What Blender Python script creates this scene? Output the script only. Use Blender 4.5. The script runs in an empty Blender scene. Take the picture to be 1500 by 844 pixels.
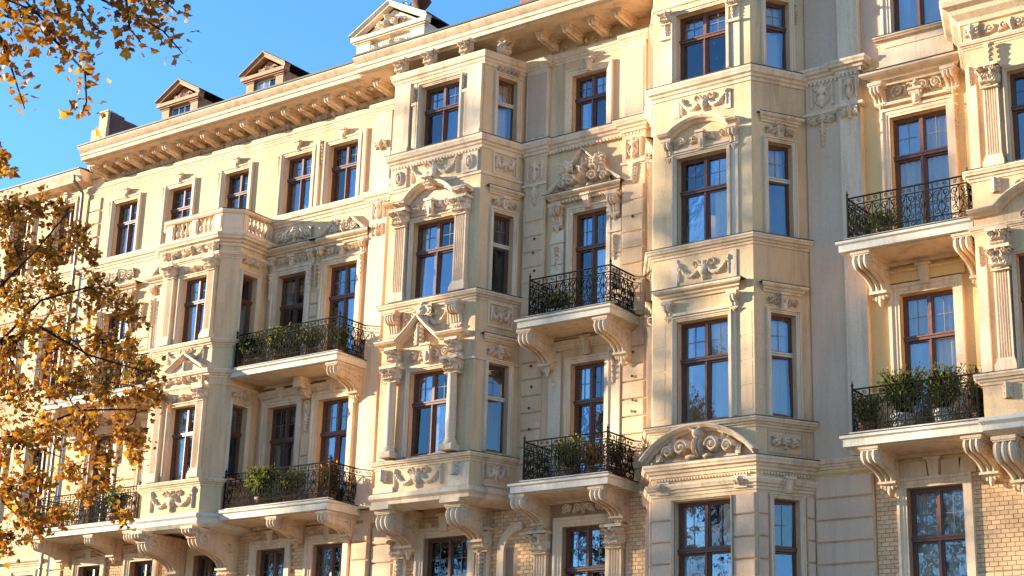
import bpy, bmesh, math, random
import numpy as np
from mathutils import Matrix, Vector
random.seed(7)
S = bpy.context.scene
COL = S.collection
PI = math.pi
R = math.radians

# ------------------------------------------------------------------ camera
cam = bpy.data.cameras.new('camera'); camo = bpy.data.objects.new('camera', cam); COL.objects.link(camo)
cam.sensor_width = 36; cam.lens = 59.78; cam.clip_end = 3000; cam.clip_start = 0.1
cr_, cu_, cf_ = Vector((.80751549, .58911044, .02945523)), Vector((.15521698, -.26040821, .95294032)), Vector((-.56905748, .76494212, .30172361))
cm = Matrix((cr_, cu_, -cf_)).transposed().to_4x4(); cm.translation = (0, -31, 1.7)
camo.matrix_world = cm
S.camera = camo
# ------------------------------------------------------------------ sky + sun
SUN_T = Vector((2.15, 1.0, -0.42)).normalized()         # the way the sunlight travels
el = math.asin(-SUN_T.z); az = math.atan2(-SUN_T.x, -SUN_T.y)   # azimuth from +Y towards +X
W = bpy.data.worlds.new("World"); S.world = W; W.use_nodes = True
nt = W.node_tree; bg = nt.nodes['Background']
sky = nt.nodes.new('ShaderNodeTexSky'); sky.sky_type = 'NISHITA'; sky.sun_disc = False
sky.sun_elevation = el; sky.sun_rotation = az; sky.altitude = 100; sky.air_density = 1.0; sky.dust_density = 0.0; sky.ozone_density = 5.0
hs = nt.nodes.new('ShaderNodeHueSaturation'); hs.inputs['Saturation'].default_value = 1.02; nt.links.new(sky.outputs[0], hs.inputs['Color']); nt.links.new(hs.outputs[0], bg.inputs[0]); bg.inputs[1].default_value = 0.138
sl = bpy.data.lights.new('sun', 'SUN'); sl.energy = 4.7; sl.angle = R(0.6); sl.color = (1.0, .88, .68)
so = bpy.data.objects.new('sun', sl); COL.objects.link(so); so.rotation_euler = SUN_T.to_track_quat('-Z', 'Y').to_euler(); so.location = (-60, -40, 40)
S.view_settings.view_transform = 'Standard'; S.view_settings.look = 'None'; S.view_settings.exposure = 1.90; S.view_settings.gamma = 1
S.render.resolution_x = 1024; S.render.resolution_y = 576

# ------------------------------------------------------------------ materials
def mat(name): 
    m = bpy.data.materials.new(name); m.use_nodes = True
    return m, m.node_tree, m.node_tree.nodes['Principled BSDF']
def N(nt, t, **k):
    n = nt.nodes.new(t)
    for a, b in k.items(): setattr(n, a, b)
    return n
def mixc(nt, fac, a, b, bt='MIX'):
    m = N(nt, 'ShaderNodeMix', data_type='RGBA', blend_type=bt)
    for i, v in ((0, fac), (6, a), (7, b)):
        if isinstance(v, (int, float)): m.inputs[i].default_value = v
        elif isinstance(v, tuple): m.inputs[i].default_value = (*v, 1)
        else: nt.links.new(v, m.inputs[i])
    return m.outputs[2]
def ramp(nt, src, p0, p1, c0=(0, 0, 0), c1=(1, 1, 1)):
    r = N(nt, 'ShaderNodeValToRGB'); r.color_ramp.elements[0].position = p0; r.color_ramp.elements[1].position = p1
    r.color_ramp.elements[0].color = (*c0, 1); r.color_ramp.elements[1].color = (*c1, 1)
    nt.links.new(src, r.inputs[0]); return r.outputs[0]
def noise(nt, scale, detail=4, stretch=(1, 1, 1), rough=.6, off=0):
    g = N(nt, 'ShaderNodeNewGeometry'); mp = N(nt, 'ShaderNodeMapping'); mp.inputs['Scale'].default_value = stretch; mp.inputs['Location'].default_value = (off, off, off)
    nt.links.new(g.outputs['Position'], mp.inputs[0]); n = N(nt, 'ShaderNodeTexNoise'); n.inputs['Scale'].default_value = scale
    n.inputs['Detail'].default_value = detail; n.inputs['Roughness'].default_value = rough; nt.links.new(mp.outputs[0], n.inputs[0]); return n.outputs[0]
def bump(nt, bs, h, strength, dist=.02):
    b = N(nt, 'ShaderNodeBump'); b.inputs['Strength'].default_value = strength; b.inputs['Distance'].default_value = dist
    nt.links.new(h, b.inputs['Height']); nt.links.new(b.outputs[0], bs.inputs['Normal'])
def plaster(name, c, c2, dirt=(.30, .21, .13), amt=.5, bs=.35, rnd=0):
    m, nt, b = mat(name)
    base = mixc(nt, ramp(nt, noise(nt, .55, 5), .35, .68), c, c2)
    st = ramp(nt, noise(nt, 2.2, 6, (1.6, 1.6, .16), .7, 3), .49, .78)      # rain streaks
    bl = ramp(nt, noise(nt, 5.5, 8, (1, 1, .6), .75, 9), .54, .78)
    d = mixc(nt, .45, st, bl, 'LIGHTEN'); 
    f = N(nt, 'ShaderNodeMath', operation='MULTIPLY'); f.inputs[1].default_value = amt; nt.links.new(d, f.inputs[0])
    col = mixc(nt, f.outputs[0], base, dirt)
    fine = ramp(nt, noise(nt, 38, 3, off=5), .3, .75, (.86, .86, .86), (1.06, 1.06, 1.06))
    col = mixc(nt, 1.0, col, fine, 'MULTIPLY')
    if rnd:
        oi = N(nt, 'ShaderNodeObjectInfo'); rr = ramp(nt, oi.outputs['Random'], 0, 1, (1 - rnd,) * 3, (1 + rnd,) * 3); col = mixc(nt, 1.0, col, rr, 'MULTIPLY')
    nt.links.new(col, b.inputs['Base Color']); b.inputs['Roughness'].default_value = .88
    b.inputs['Specular IOR Level'].default_value = .25
    n1 = noise(nt, 60, 4); n2 = noise(nt, 7, 5, off=2); a = N(nt, 'ShaderNodeMath', operation='MULTIPLY_ADD'); a.inputs[1].default_value = 2.5
    nt.links.new(n2, a.inputs[0]); nt.links.new(n1, a.inputs[2]); bump(nt, b, a.outputs[0], bs, .012)
    return m
CREAM = plaster('cream plaster', (.75, .515, .29), (.67, .43, .225), amt=.7)
TRIM = plaster('pale stucco trim', (.80, .60, .41), (.74, .52, .33), (.26, .17, .10), .75, .3)
CARVED = plaster('carved stucco', (.80, .60, .41), (.66, .455, .285), (.17, .105, .06), .75, .5)
MAUVE = plaster('grey mauve plaster', (.61, .425, .305), (.56, .375, .26), amt=.25)
GOLD = plaster('ochre yellow plaster', (.80, .52, .225), (.73, .455, .18), amt=.3)
BLOCK = plaster('rusticated block plaster', (.72, .495, .33), (.66, .43, .27), amt=.4, rnd=.04)
WHITE = plaster('white stone slab', (.72, .64, .52), (.64, .55, .42), (.25, .18, .11), .55, .3)
BLOCKC = plaster('cream block plaster', (.74, .50, .305), (.68, .43, .24), amt=.45, rnd=.03)
MORTAR = plaster('mortar', (.42, .275, .165), (.34, .215, .13), amt=.2)
BRICK = plaster('yellow glazed brick', (.80, .50, .27), (.74, .44, .22), (.40, .22, .12), .4, .2, rnd=.16)
def simple(name, c, rough=.5, metal=0, spec=.5, var=None, rnd=0, bs=0, sc=30):
    m, nt, b = mat(name); b.inputs['Roughness'].default_value = rough; b.inputs['Metallic'].default_value = metal; b.inputs['Specular IOR Level'].default_value = spec
    col = mixc(nt, ramp(nt, noise(nt, sc, 4, (1, 1, .3)), .35, .7), c, var or tuple(x * .7 for x in c))
    if rnd:
        oi = N(nt, 'ShaderNodeObjectInfo'); rr = ramp(nt, oi.outputs['Random'], 0, 1, (1 - rnd,) * 3, (1 + rnd,) * 3); col = mixc(nt, 1.0, col, rr, 'MULTIPLY')
    nt.links.new(col, b.inputs['Base Color'])
    if bs: bump(nt, b, noise(nt, sc * 2, 4), bs, .01)
    return m
WOOD = simple('brown window wood', (.16, .062, .032), .42, var=(.09, .032, .016), bs=.2)
LEAD = simple('lead glazing bar', (.24, .20, .17), .6, var=(.18, .15, .12))
WOODW = simple('white window wood', (.62, .56, .47), .45, var=(.5, .44, .35))
IRON = simple('dark wrought iron', (.014, .015, .012), .85, .0, .04, var=(.022, .018, .011), sc=9)
ZINC = simple('dark zinc flashing', (.07, .06, .05), .55, .3)
ROOF = simple('dark roof cladding', (.075, .042, .036), .7, var=(.045, .028, .026), bs=.5, sc=14)
DORM = simple('weathered brown dormer timber', (.42, .20, .09), .7, var=(.28, .13, .06), bs=.4, sc=14)
WHITEG = plaster('white painted gable stucco', (.88, .70, .50), (.82, .62, .42), (.35, .28, .2), .5, .4)
TERRA = simple('terracotta', (.36, .15, .07), .8, var=(.26, .10, .05))
RUST = simple('rusty iron', (.16, .055, .022), .8, .2, var=(.08, .03, .015), sc=20)
VERD = simple('green copper', (.10, .26, .24), .6, .2, var=(.06, .15, .14))
STONEW = simple('white flower pot', (.66, .62, .55), .6, var=(.5, .46, .40))
PIPE = simple('grey metal downpipe', (.20, .19, .17), .45, .5, var=(.13, .12, .11))
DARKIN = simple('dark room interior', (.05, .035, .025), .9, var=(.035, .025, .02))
BARK = simple('tree bark', (.028, .017, .011), .95, spec=.1, var=(.016, .010, .007), bs=.8, sc=20)
GRD = simple('asphalt', (.13, .10, .075), .9, var=(.07, .065, .06), bs=.4, sc=20)
PAVE = simple('pavement stone', (.42, .31, .20), .85, var=(.33, .24, .15), bs=.4, sc=9)
EARTH = simple('ground soil', (.30, .20, .10), .95, var=(.15, .13, .06), sc=2)
def leafmat(name, cols, tr=.45, prop='Random Per Island', src='geo'):
    m, nt, b = mat(name); b.inputs['Roughness'].default_value = .55; b.inputs['Specular IOR Level'].default_value = .3
    if src == 'geo': g = N(nt, 'ShaderNodeNewGeometry'); v = g.outputs['Random Per Island']
    else: g = N(nt, 'ShaderNodeObjectInfo'); v = g.outputs['Random']
    r = N(nt, 'ShaderNodeValToRGB'); e = r.color_ramp.elements
    while len(e) < len(cols): e.new(.5)
    for i, c in enumerate(cols): e[i].position = i / (len(cols) - 1); e[i].color = (*c, 1)
    nt.links.new(v, r.inputs[0]); col = mixc(nt, ramp(nt, noise(nt, 45, 3), .35, .75), r.outputs[0], mixc(nt, 1., r.outputs[0], (.65, .55, .5), 'MULTIPLY'))
    nt.links.new(col, b.inputs['Base Color'])
    t = N(nt, 'ShaderNodeBsdfTranslucent'); nt.links.new(col, t.inputs[0]); ms = N(nt, 'ShaderNodeMixShader'); ms.inputs[0].default_value = tr
    nt.links.new(b.outputs[0], ms.inputs[1]); nt.links.new(t.outputs[0], ms.inputs[2]); nt.links.new(ms.outputs[0], nt.nodes['Material Output'].inputs[0])
    return m
AUT = [(.12, .042, .007), (.36, .125, .010), (.58, .24, .014), (.44, .155, .010), (.80, .44, .03), (.22, .075, .009), (.62, .28, .015)]
LEAF = leafmat('autumn leaves', AUT, .42)
LEAFO = leafmat('autumn leaf', AUT, .42, src='obj')
GREEN = leafmat('green pot plant leaves', [(.09, .14, .02), (.19, .24, .03), (.34, .34, .045), (.13, .17, .022), (.50, .43, .07)], .35)
FARL = leafmat('street tree leaves', [(.05, .045, .01), (.16, .08, .012), (.26, .13, .015), (.09, .06, .012)], .3)
def glassmat():
    m, nt, b = mat('window glass'); nt.nodes.remove(b)
    gl = N(nt, 'ShaderNodeBsdfGlossy'); gl.inputs['Roughness'].default_value = .012; gl.inputs['Color'].default_value = (.80, .84, .90, 1)
    tr = N(nt, 'ShaderNodeBsdfTransparent'); tr.inputs['Color'].default_value = (.86, .88, .88, 1)
    fr = N(nt, 'ShaderNodeFresnel'); fr.inputs['IOR'].default_value = 1.7
    mul = N(nt, 'ShaderNodeMath', operation='MULTIPLY_ADD'); mul.inputs[1].default_value = .85; mul.inputs[2].default_value = .035; mul.use_clamp = True
    nt.links.new(fr.outputs[0], mul.inputs[0])
    bp = N(nt, 'ShaderNodeBump'); bp.inputs['Strength'].default_value = .10; bp.inputs['Distance'].default_value = .012
    nt.links.new(noise(nt, 2.6, 3), bp.inputs['Height']); nt.links.new(bp.outputs[0], gl.inputs['Normal'])
    ms = N(nt, 'ShaderNodeMixShader'); oi = N(nt, 'ShaderNodeObjectInfo'); vr = N(nt, 'ShaderNodeMath', operation='MULTIPLY_ADD'); vr.inputs[1].default_value = .9; vr.inputs[2].default_value = .6; nt.links.new(oi.outputs['Random'], vr.inputs[0]); m2 = N(nt, 'ShaderNodeMath', operation='MULTIPLY'); m2.use_clamp = True; nt.links.new(mul.outputs[0], m2.inputs[0]); nt.links.new(vr.outputs[0], m2.inputs[1])
    nt.links.new(m2.outputs[0], ms.inputs[0]); nt.links.new(tr.outputs[0], ms.inputs[1]); nt.links.new(gl.outputs[0], ms.inputs[2])
    nt.links.new(ms.outputs[0], nt.nodes['Material Output'].inputs[0]); return m
GLASS = glassmat()
def curtmat():
    m, nt, b = mat('sheer curtain'); b.inputs['Base Color'].default_value = (.95, .80, .64, 1); b.inputs['Roughness'].default_value = .9
    t = N(nt, 'ShaderNodeBsdfTransparent'); ms = N(nt, 'ShaderNodeMixShader'); ms.inputs[0].default_value = .10
    nt.links.new(b.outputs[0], ms.inputs[1]); nt.links.new(t.outputs[0], ms.inputs[2]); nt.links.new(ms.outputs[0], nt.nodes['Material Output'].inputs[0]); return m
CURT = curtmat()

# ------------------------------------------------------------------ frames: s along a face, d outward, z up
class Fr:
    def __init__(f, a, b=None):
        f.a = Vector((a[0], a[1])); b = Vector(b) if b else f.a + Vector((1, 0)); f.u = (b - f.a).normalized(); f.L = (b - f.a).length
        f.n = Vector((f.u.y, -f.u.x)); f.ang = math.atan2(f.u.y, f.u.x)
    def p(f, s, d, z): q = f.a + f.u * s + f.n * d; return Vector((q.x, q.y, z))
MAIN = Fr((0, 0))
class MB:
    def __init__(m): m.v = []; m.f = []
    def add(m, vs, fs):
        o = len(m.v); m.v += [(s, -d, z) for s, d, z in vs]; m.f += [tuple(i + o for i in f) for f in fs]
    def box(m, s0, s1, d0, d1, z0, z1, bev=0):
        if bev: return m.bbox(s0, s1, d0, d1, z0, z1, bev)
        m.add([(s, d, z) for z in (z0, z1) for d in (d0, d1) for s in (s0, s1)], [(0, 1, 3, 2), (4, 6, 7, 5), (0, 4, 5, 1), (2, 3, 7, 6), (0, 2, 6, 4), (1, 5, 7, 3)])
    def bbox(m, s0, s1, d0, d1, z0, z1, b):      # outward face smaller: chamfered block
        m.add([(s0, d0, z0), (s1, d0, z0), (s1, d0, z1), (s0, d0, z1), (s0, d1 - b, z0), (s1, d1 - b, z0), (s1, d1 - b, z1), (s0, d1 - b, z1), (s0 + b, d1, z0 + b), (s1 - b, d1, z0 + b), (s1 - b, d1, z1 - b), (s0 + b, d1, z1 - b)],
              [(0, 3, 2, 1), (0, 1, 5, 4), (1, 2, 6, 5), (2, 3, 7, 6), (3, 0, 4, 7), (4, 5, 9, 8), (5, 6, 10, 9), (6, 7, 11, 10), (7, 4, 8, 11), (8, 9, 10, 11)])
    def prism(m, poly, d0, d1):                     # polygon in (s,z)
        n = len(poly); m.add([(s, d0, z) for s, z in poly] + [(s, d1, z) for s, z in poly], [tuple(range(n)), tuple(range(2 * n - 1, n - 1, -1))] + [(i, i + n, (i + 1) % n + n, (i + 1) % n) for i in range(n)])
    def prism_s(m, poly, s0, s1):                   # polygon in (d,z) pulled along s
        n = len(poly); m.add([(s0, d, z) for d, z in poly] + [(s1, d, z) for d, z in poly], [tuple(range(n)), tuple(range(2 * n - 1, n - 1, -1))] + [(i, i + n, (i + 1) % n + n, (i + 1) % n) for i in range(n)])
    def prism_z(m, poly, z0, z1, top=1.0):          # polygon in (s,d) pulled up
        n = len(poly); m.add([(s, d, z0) for s, d in poly] + [(s, d, z1) for s, d in poly], [tuple(range(n)), tuple(range(2 * n - 1, n - 1, -1))] + [(i, i + n, (i + 1) % n + n, (i + 1) % n) for i in range(n)])
    def sweep(m, path, prof, closed=False):         # path in (s,z); prof (off to the left of travel, d), closed loop
        n = len(path); k = len(prof); vs = []
        for i, (x, z) in enumerate(path):
            a = Vector(path[i - 1]) if (i or closed) else None; b = Vector(path[(i + 1) % n]) if (i < n - 1 or closed) else None; c = Vector((x, z))
            t1 = (c - a).normalized() if a is not None else None; t2 = (b - c).normalized() if b is not None else None
            t1 = t1 or t2; t2 = t2 or t1
            n1 = Vector((-t1.y, t1.x)); n2 = Vector((-t2.y, t2.x)); mm = (n1 + n2); mm = mm / max(mm.length_squared / 2, .3) 
            vs += [(x + mm.x * o, d, z + mm.y * o) for o, d in prof]
        fs = []
        for i in range(n if closed else n - 1):
            j = (i + 1) % n
            for q in range(k): fs.append((i * k + q, j * k + q, j * k + (q + 1) % k, i * k + (q + 1) % k))
        if not closed: fs += [tuple(range(k)), tuple(range(n * k - 1, (n - 1) * k - 1, -1))]
        m.add(vs, fs)
    def tube(m, pts, r, n=4, taper=None, caps=True):
        P = [Vector(p) for p in pts]; vs = []; L = len(P)
        for i, p in enumerate(P):
            t = (P[min(i + 1, L - 1)] - P[max(i - 1, 0)]); t = t.normalized() if t.length > 1e-9 else Vector((0, 0, 1))
            a = t.cross(Vector((0, 1, 0))); a = a.normalized() if a.length > .05 else t.cross(Vector((1, 0, 0))).normalized(); b = t.cross(a)
            rr = r if taper is None else r + (taper - r) * i / max(L - 1, 1)
            for k in range(n): q = p + (a * math.cos(2 * PI * (k + .5) / n) + b * math.sin(2 * PI * (k + .5) / n)) * rr; vs.append(tuple(q))
        fs = [(i * n + k, i * n + (k + 1) % n, (i + 1) * n + (k + 1) % n, (i + 1) * n + k) for i in range(L - 1) for k in range(n)]
        if caps: fs += [tuple(range(n)), tuple(range(L * n - 1, (L - 1) * n - 1, -1))]
        m.add(vs, fs)
    def lathe(m, cs, cd, prof, n=12, sc=(1, 1)):       # prof (r,z)
        vs = [(cs + r * math.cos(2 * PI * k / n) * sc[0], cd + r * math.sin(2 * PI * k / n) * sc[1], z) for r, z in prof for k in range(n)]
        L = len(prof); fs = [(i * n + k, i * n + (k + 1) % n, (i + 1) * n + (k + 1) % n, (i + 1) * n + k) for i in range(L - 1) for k in range(n)]
        m.add(vs, fs + [tuple(range(n)), tuple(range(L * n - 1, (L - 1) * n - 1, -1))])
    def disc(m, cs, cz, r, d0, d1, n=14, dome=0):
        poly = [(cs + r * math.cos(2 * PI * k / n), cz + r * math.sin(2 * PI * k / n)) for k in range(n)]
        m.prism(poly, d0, d1)
    def mesh(m, name, mt, recalc=True, smooth=.55, center=None):
        me = bpy.data.meshes.new(name); me.from_pydata(m.v, [], m.f)
        if recalc:
            b = bmesh.new(); b.from_mesh(me); bmesh.ops.recalc_face_normals(b, faces=b.faces); b.to_mesh(me); b.free()
        me.polygons.foreach_set('use_smooth', [True] * len(me.polygons))
        me.set_sharp_from_angle(angle=smooth)
        me.materials.append(mt); return me
WM = {}
def link(o, parent, M):
    COL.objects.link(o); WM[o.name] = M
    if parent is not None: o.parent = parent; o.matrix_parent_inverse = WM[parent.name].inverted()
    o.matrix_basis = M
    return o
def put(name, me, parent, F=MAIN, s=0, d=0, z=0, **pr):
    """place a mesh (or an MB + material pair) given in local face coordinates as an object of its own"""
    o = bpy.data.objects.new(name, me)
    M = Matrix.Translation(F.p(s, d, z)) @ Matrix.Rotation(F.ang, 4, 'Z')
    link(o, parent, M)
    for k, v in pr.items(): o[k] = v
    return o
def own(name, mb, mt, parent, F=MAIN, smooth=.55, **pr):
    """mesh built in absolute face coordinates; its origin moved to the foot of the mesh"""
    A = np.array(mb.v); lo = A.min(0); hi = A.max(0); c = ((lo[0] + hi[0]) / 2, (lo[1] + hi[1]) / 2, lo[2])
    mb.v = [tuple(x) for x in (A - np.array(c))]
    return put(name, mb.mesh(name, mt, smooth=smooth), parent, F, c[0], -c[1], c[2], **pr)
def thing(name, label, cat, loc, group=None):
    o = bpy.data.objects.new(name, None); o.empty_display_size = .3; link(o, None, Matrix.Translation(loc)); o['label'] = label; o['category'] = cat
    if group: o['group'] = group
    return o
CACHE = {}
def cached(key, fn, name, mt, **k):
    if key not in CACHE: CACHE[key] = fn().mesh(name, mt, **k)
    return CACHE[key]

# plan sweep (a cornice that follows bays), world coordinates
def plan_sweep(name, path, prof, mt, parent, smooth=.4, **pr):
    P = [Vector(p) for p in path]; n = len(P); k = len(prof); mb = MB(); vs = []
    for i, c in enumerate(P):
        t1 = (c - P[i - 1]).normalized() if i else None; t2 = (P[i + 1] - c).normalized() if i < n - 1 else None
        t1 = t1 or t2; t2 = t2 or t1
        n1 = Vector((t1.y, -t1.x)); n2 = Vector((t2.y, -t2.x)); mm = n1 + n2; mm = mm / (mm.length_squared / 2)
        vs += [(c.x + mm.x * o, -(c.y + mm.y * o), z) for o, z in prof]
    fs = [(i * k + q, (i + 1) * k + q, (i + 1) * k + (q + 1) % k, i * k + (q + 1) % k) for i in range(n - 1) for q in range(k)]
    mb.add(vs, fs + [tuple(range(k)), tuple(range(n * k - 1, (n - 1) * k - 1, -1))])
    return own(name, mb, mt, parent, smooth=smooth, **pr)
def wall(name, s0, s1, z0, z1, ops, mt, parent, F=MAIN, d=0, deep=.34, **pr):
    """wall sheet with real openings and reveals; ops (s0,s1,z0,z1)"""
    ss = sorted({s0, s1, *[v for o in ops for v in o[:2]]}); zs = sorted({z0, z1, *[v for o in ops for v in o[2:]]}); mb = MB()
    for i in range(len(ss) - 1):
        for j in range(len(zs) - 1):
            a, b, c, e = ss[i], ss[i + 1], zs[j], zs[j + 1]; ms, mz = (a + b) / 2, (c + e) / 2
            if any(o[0] < ms < o[1] and o[2] < mz < o[3] for o in ops): continue
            mb.add([(a, d, c), (b, d, c), (b, d, e), (a, d, e)], [(0, 1, 2, 3)])
    for a, b, c, e in ops:
        q = d - deep
        mb.add([(a, d, c), (b, d, c), (b, d, e), (a, d, e), (a, q, c), (b, q, c), (b, q, e), (a, q, e)], [(0, 4, 5, 1), (1, 5, 6, 2), (2, 6, 7, 3), (3, 7, 4, 0)])
    A = np.array(mb.v); c = ((s0 + s1) / 2, -d, z0); mb.v = [tuple(x) for x in A - np.array(c)]
    return put(name, mb.mesh(name, mt, recalc=False), parent, F, c[0], d, z0, **pr)

# ------------------------------------------------------------------ carved relief engine (height field, free outline)
def relief(w, h, strokes, res=.013, rough=.12, seed=0):
    nx = int(w / res) + 1; nz = int(h / res) + 1
    X, Z = np.meshgrid(np.linspace(0, w, nx), np.linspace(0, h, nz)); H = np.zeros_like(X)
    for st in strokes:
        if st[0] == 'l':
            _, pts, r0, r1, hh = st
            for i in range(len(pts) - 1):
                (ax, az), (bx, bz) = pts[i], pts[i + 1]; ra = r0 + (r1 - r0) * i / max(len(pts) - 1, 1)
                dx, dz = bx - ax, bz - az; L = dx * dx + dz * dz + 1e-12; t = np.clip(((X - ax) * dx + (Z - az) * dz) / L, 0, 1)
                q = ((X - ax - t * dx) ** 2 + (Z - az - t * dz) ** 2) / (ra * ra); H = np.maximum(H, hh * np.sqrt(np.clip(1 - q, 0, 1)))
        elif st[0] == 'e':
            _, cx, cz, rx, rz, hh, *an = st; a = an[0] if an else 0; ca, sa = math.cos(a), math.sin(a)
            u = (X - cx) * ca + (Z - cz) * sa; v = -(X - cx) * sa + (Z - cz) * ca
            q = (u / rx) ** 2 + (v / rz) ** 2; gr = .62 + .38 * np.clip(np.abs(v) / (.35 * rz), 0, 1) if an else 1.0; H = np.maximum(H, hh * np.clip(1 - q, 0, 1) ** .4 * gr)
        elif st[0] == 'c':    # cut groove
            _, pts, r, dep = st
            for (ax, az), (bx, bz) in zip(pts[:-1], pts[1:]):
                dx, dz = bx - ax, bz - az; L = dx * dx + dz * dz + 1e-12; t = np.clip(((X - ax) * dx + (Z - az) * dz) / L, 0, 1)
                q = ((X - ax - t * dx) ** 2 + (Z - az - t * dz) ** 2) / (r * r); H = np.where(q < 1, H * (1 - dep * (1 - q)), H)
    rs = np.random.RandomState(seed); H = 1.75 * H * (1 - rough * rs.rand(*H.shape) * .5)
    mb = MB(); idx = -np.ones(H.shape, int); C = (H[:-1, :-1] + H[1:, :-1] + H[:-1, 1:] + H[1:, 1:]) > 0
    for j, i in zip(*np.nonzero(C)):
        q = []
        for jj, ii in ((j, i), (j, i + 1), (j + 1, i + 1), (j + 1, i)):
            if idx[jj, ii] < 0: idx[jj, ii] = len(mb.v); mb.v.append((X[jj, ii], -H[jj, ii] + (.004 if H[jj, ii] == 0 else 0), Z[jj, ii]))
            q.append(idx[jj, ii])
        mb.f.append(tuple(q))
    return mb
def spiral(cx, cz, r0, r1, a0, turns, n=16):
    return [(cx + (r0 + (r1 - r0) * i / n) * math.cos(a0 + turns * 2 * PI * i / n), cz + (r0 + (r1 - r0) * i / n) * math.sin(a0 + turns * 2 * PI * i / n)) for i in range(n + 1)]
def leafs(x, z, a, L, hh, n=5, spread=1.5, wd=.3):
    out = []
    for i in range(n):
        b = a + spread * (i / (n - 1) - .5); l = L * (1 - .35 * abs(i / (n - 1) - .5) * 2)
        out.append(('e', x + math.cos(b) * l * .5, z + math.sin(b) * l * .5, l * .55, L * wd * .5, hh, b))
    return out
def curve(pts, n=10):   # quadratic bezier
    (x0, z0), (x1, z1), (x2, z2) = pts
    return [((1 - t) ** 2 * x0 + 2 * t * (1 - t) * x1 + t * t * x2, (1 - t) ** 2 * z0 + 2 * t * (1 - t) * z1 + t * t * z2) for t in [i / n for i in range(n + 1)]]
def r_swag(w, h, seed=0):
    """shell cartouche with two garlands and end drops"""
    st = []; c = w / 2; rs = random.Random(seed)
    st += leafs(c, h * .42, PI / 2, h * .45, .07, 7, 2.6, .32)
    st += [('e', c, h * .45, h * .22, h * .26, .075), ('e', c, h * .14, h * .10, h * .13, .05), ('e', c, h * .84, h * .09, h * .09, .05)]
    for sg in (-1, 1):
        g = curve([(c + sg * h * .2, h * .62), (c + sg * w * .24, -h * .12), (c + sg * w * .44, h * .80)], 12)
        for i, (x, z) in enumerate(g): st.append(('e', x + rs.uniform(-.01, .01), z + rs.uniform(-.01, .01), .034 + .022 * math.sin(PI * i / 12), .036 + .02 * math.sin(PI * i / 12), .05))
        x = c + sg * w * .45
        st += [('l', [(x, h * .95), (x, h * .14)], .028, .014, .032), ('e', x, h * .88, .05, .05, .045), ('e', x, h * .55, .035, .06, .035), ('e', x, h * .3, .028, .05, .03)]
        st += [('l', spiral(c + sg * h * .42, h * .78, .10, .02, PI if sg > 0 else 0, -sg * 1.1), .022, .014, .035)]
    return relief(w, h, st, seed=seed)
def r_scroll(w, h, seed=0, mask=True, n=2):
    """acanthus scrollwork either side of a centre"""
    st = []; c = w / 2; rr = h * .33
    for sg in (-1, 1):
        for k in range(n):
            cx = c + sg * (w * .5 / n * (k + .55)); 
            st.append(('l', spiral(cx, h * .5, rr, rr * .15, (PI if sg > 0 else 0) + (PI if k % 2 else 0), -sg * 1.5 * (1 if k % 2 == 0 else -1), 22), h * .09, h * .05, .05))
            st += leafs(cx, h * .5, PI / 2 + sg * .9, rr * 1.3, .045, 4, 1.2, .35) + leafs(cx + sg * rr * .6, h * .4, -PI / 2 + sg * .8, rr * 1.1, .04, 3, 1.2, .35)
            st.append(('e', cx, h * .5, rr * .3, rr * .3, .06))
    if mask:
        st += [('e', c, h * .52, h * .2, h * .34, .085), ('e', c, h * .9, h * .13, h * .10, .06), ('e', c, h * .1, h * .09, h * .12, .05)] + leafs(c, h * .55, PI / 2, h * .42, .07, 5, 1.9, .3)
        st += [('c', [(c - h * .06, h * .62), (c - h * .06, h * .57)], h * .05, .5), ('c', [(c + h * .06, h * .62), (c + h * .06, h * .57)], h * .05, .5), ('c', [(c - h * .07, h * .38), (c + h * .07, h * .38)], h * .03, .5)]
    return relief(w, h, st, seed=seed)
def r_frieze(w, h, seed=0): return r_scroll(w, h, seed, True, 5)
def r_drop(w, h, seed=0):
    """hanging drop of husks"""
    c = w / 2; st = [('e', c, h * .93, w * .34, h * .06, .05), ('l', [(c, h * .95), (c, h * .03)], w * .08, w * .05, .02)]
    for i in range(5):
        z = h * (.84 - .17 * i); q = w * (.36 - .05 * i)
        st += leafs(c, z, -PI / 2, q * 1.4, .04, 3, 1.8, .45) + [('e', c, z, q * .35, q * .4, .05)]
    return relief(w, h, st, seed=seed)
def r_panel(w, h, seed=0):
    """small carved panel: vase with side bars and top bow"""
    c = w / 2; st = [('l', [(w * .1, h * .12), (w * .1, h * .9)], w * .055, w * .055, .03), ('l', [(w * .9, h * .12), (w * .9, h * .9)], w * .055, w * .055, .03),
          ('e', c, h * .35, w * .17, h * .2, .05), ('e', c, h * .7, w * .2, h * .14, .05), ('l', [(c, h * .1), (c, h * .92)], w * .07, w * .05, .045)]
    for sg in (-1, 1): st += [('l', spiral(c + sg * w * .2, h * .82, w * .1, w * .02, 0 if sg < 0 else PI, sg * 1.2), w * .045, w * .03, .04), ('l', curve([(c + sg * w * .05, h * .15), (c + sg * w * .36, h * .3), (c + sg * w * .18, h * .62)]), w * .045, w * .03, .04)]
    return relief(w, h, st, seed=seed)
def r_oval(w, h, seed=0):
    c = w / 2; st = [('l', spiral(c, h * .5, 0, 0, 0, 1, 2), .001, .001, .001)]
    st = [('l', [(c + w * .36 * math.cos(a), h * .5 + h * .40 * math.sin(a)) for a in np.linspace(0, 2 * PI, 22)], w * .10, w * .10, .035), ('e', c, h * .5, w * .2, h * .26, .05)]
    return relief(w, h, st, seed=seed)
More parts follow.
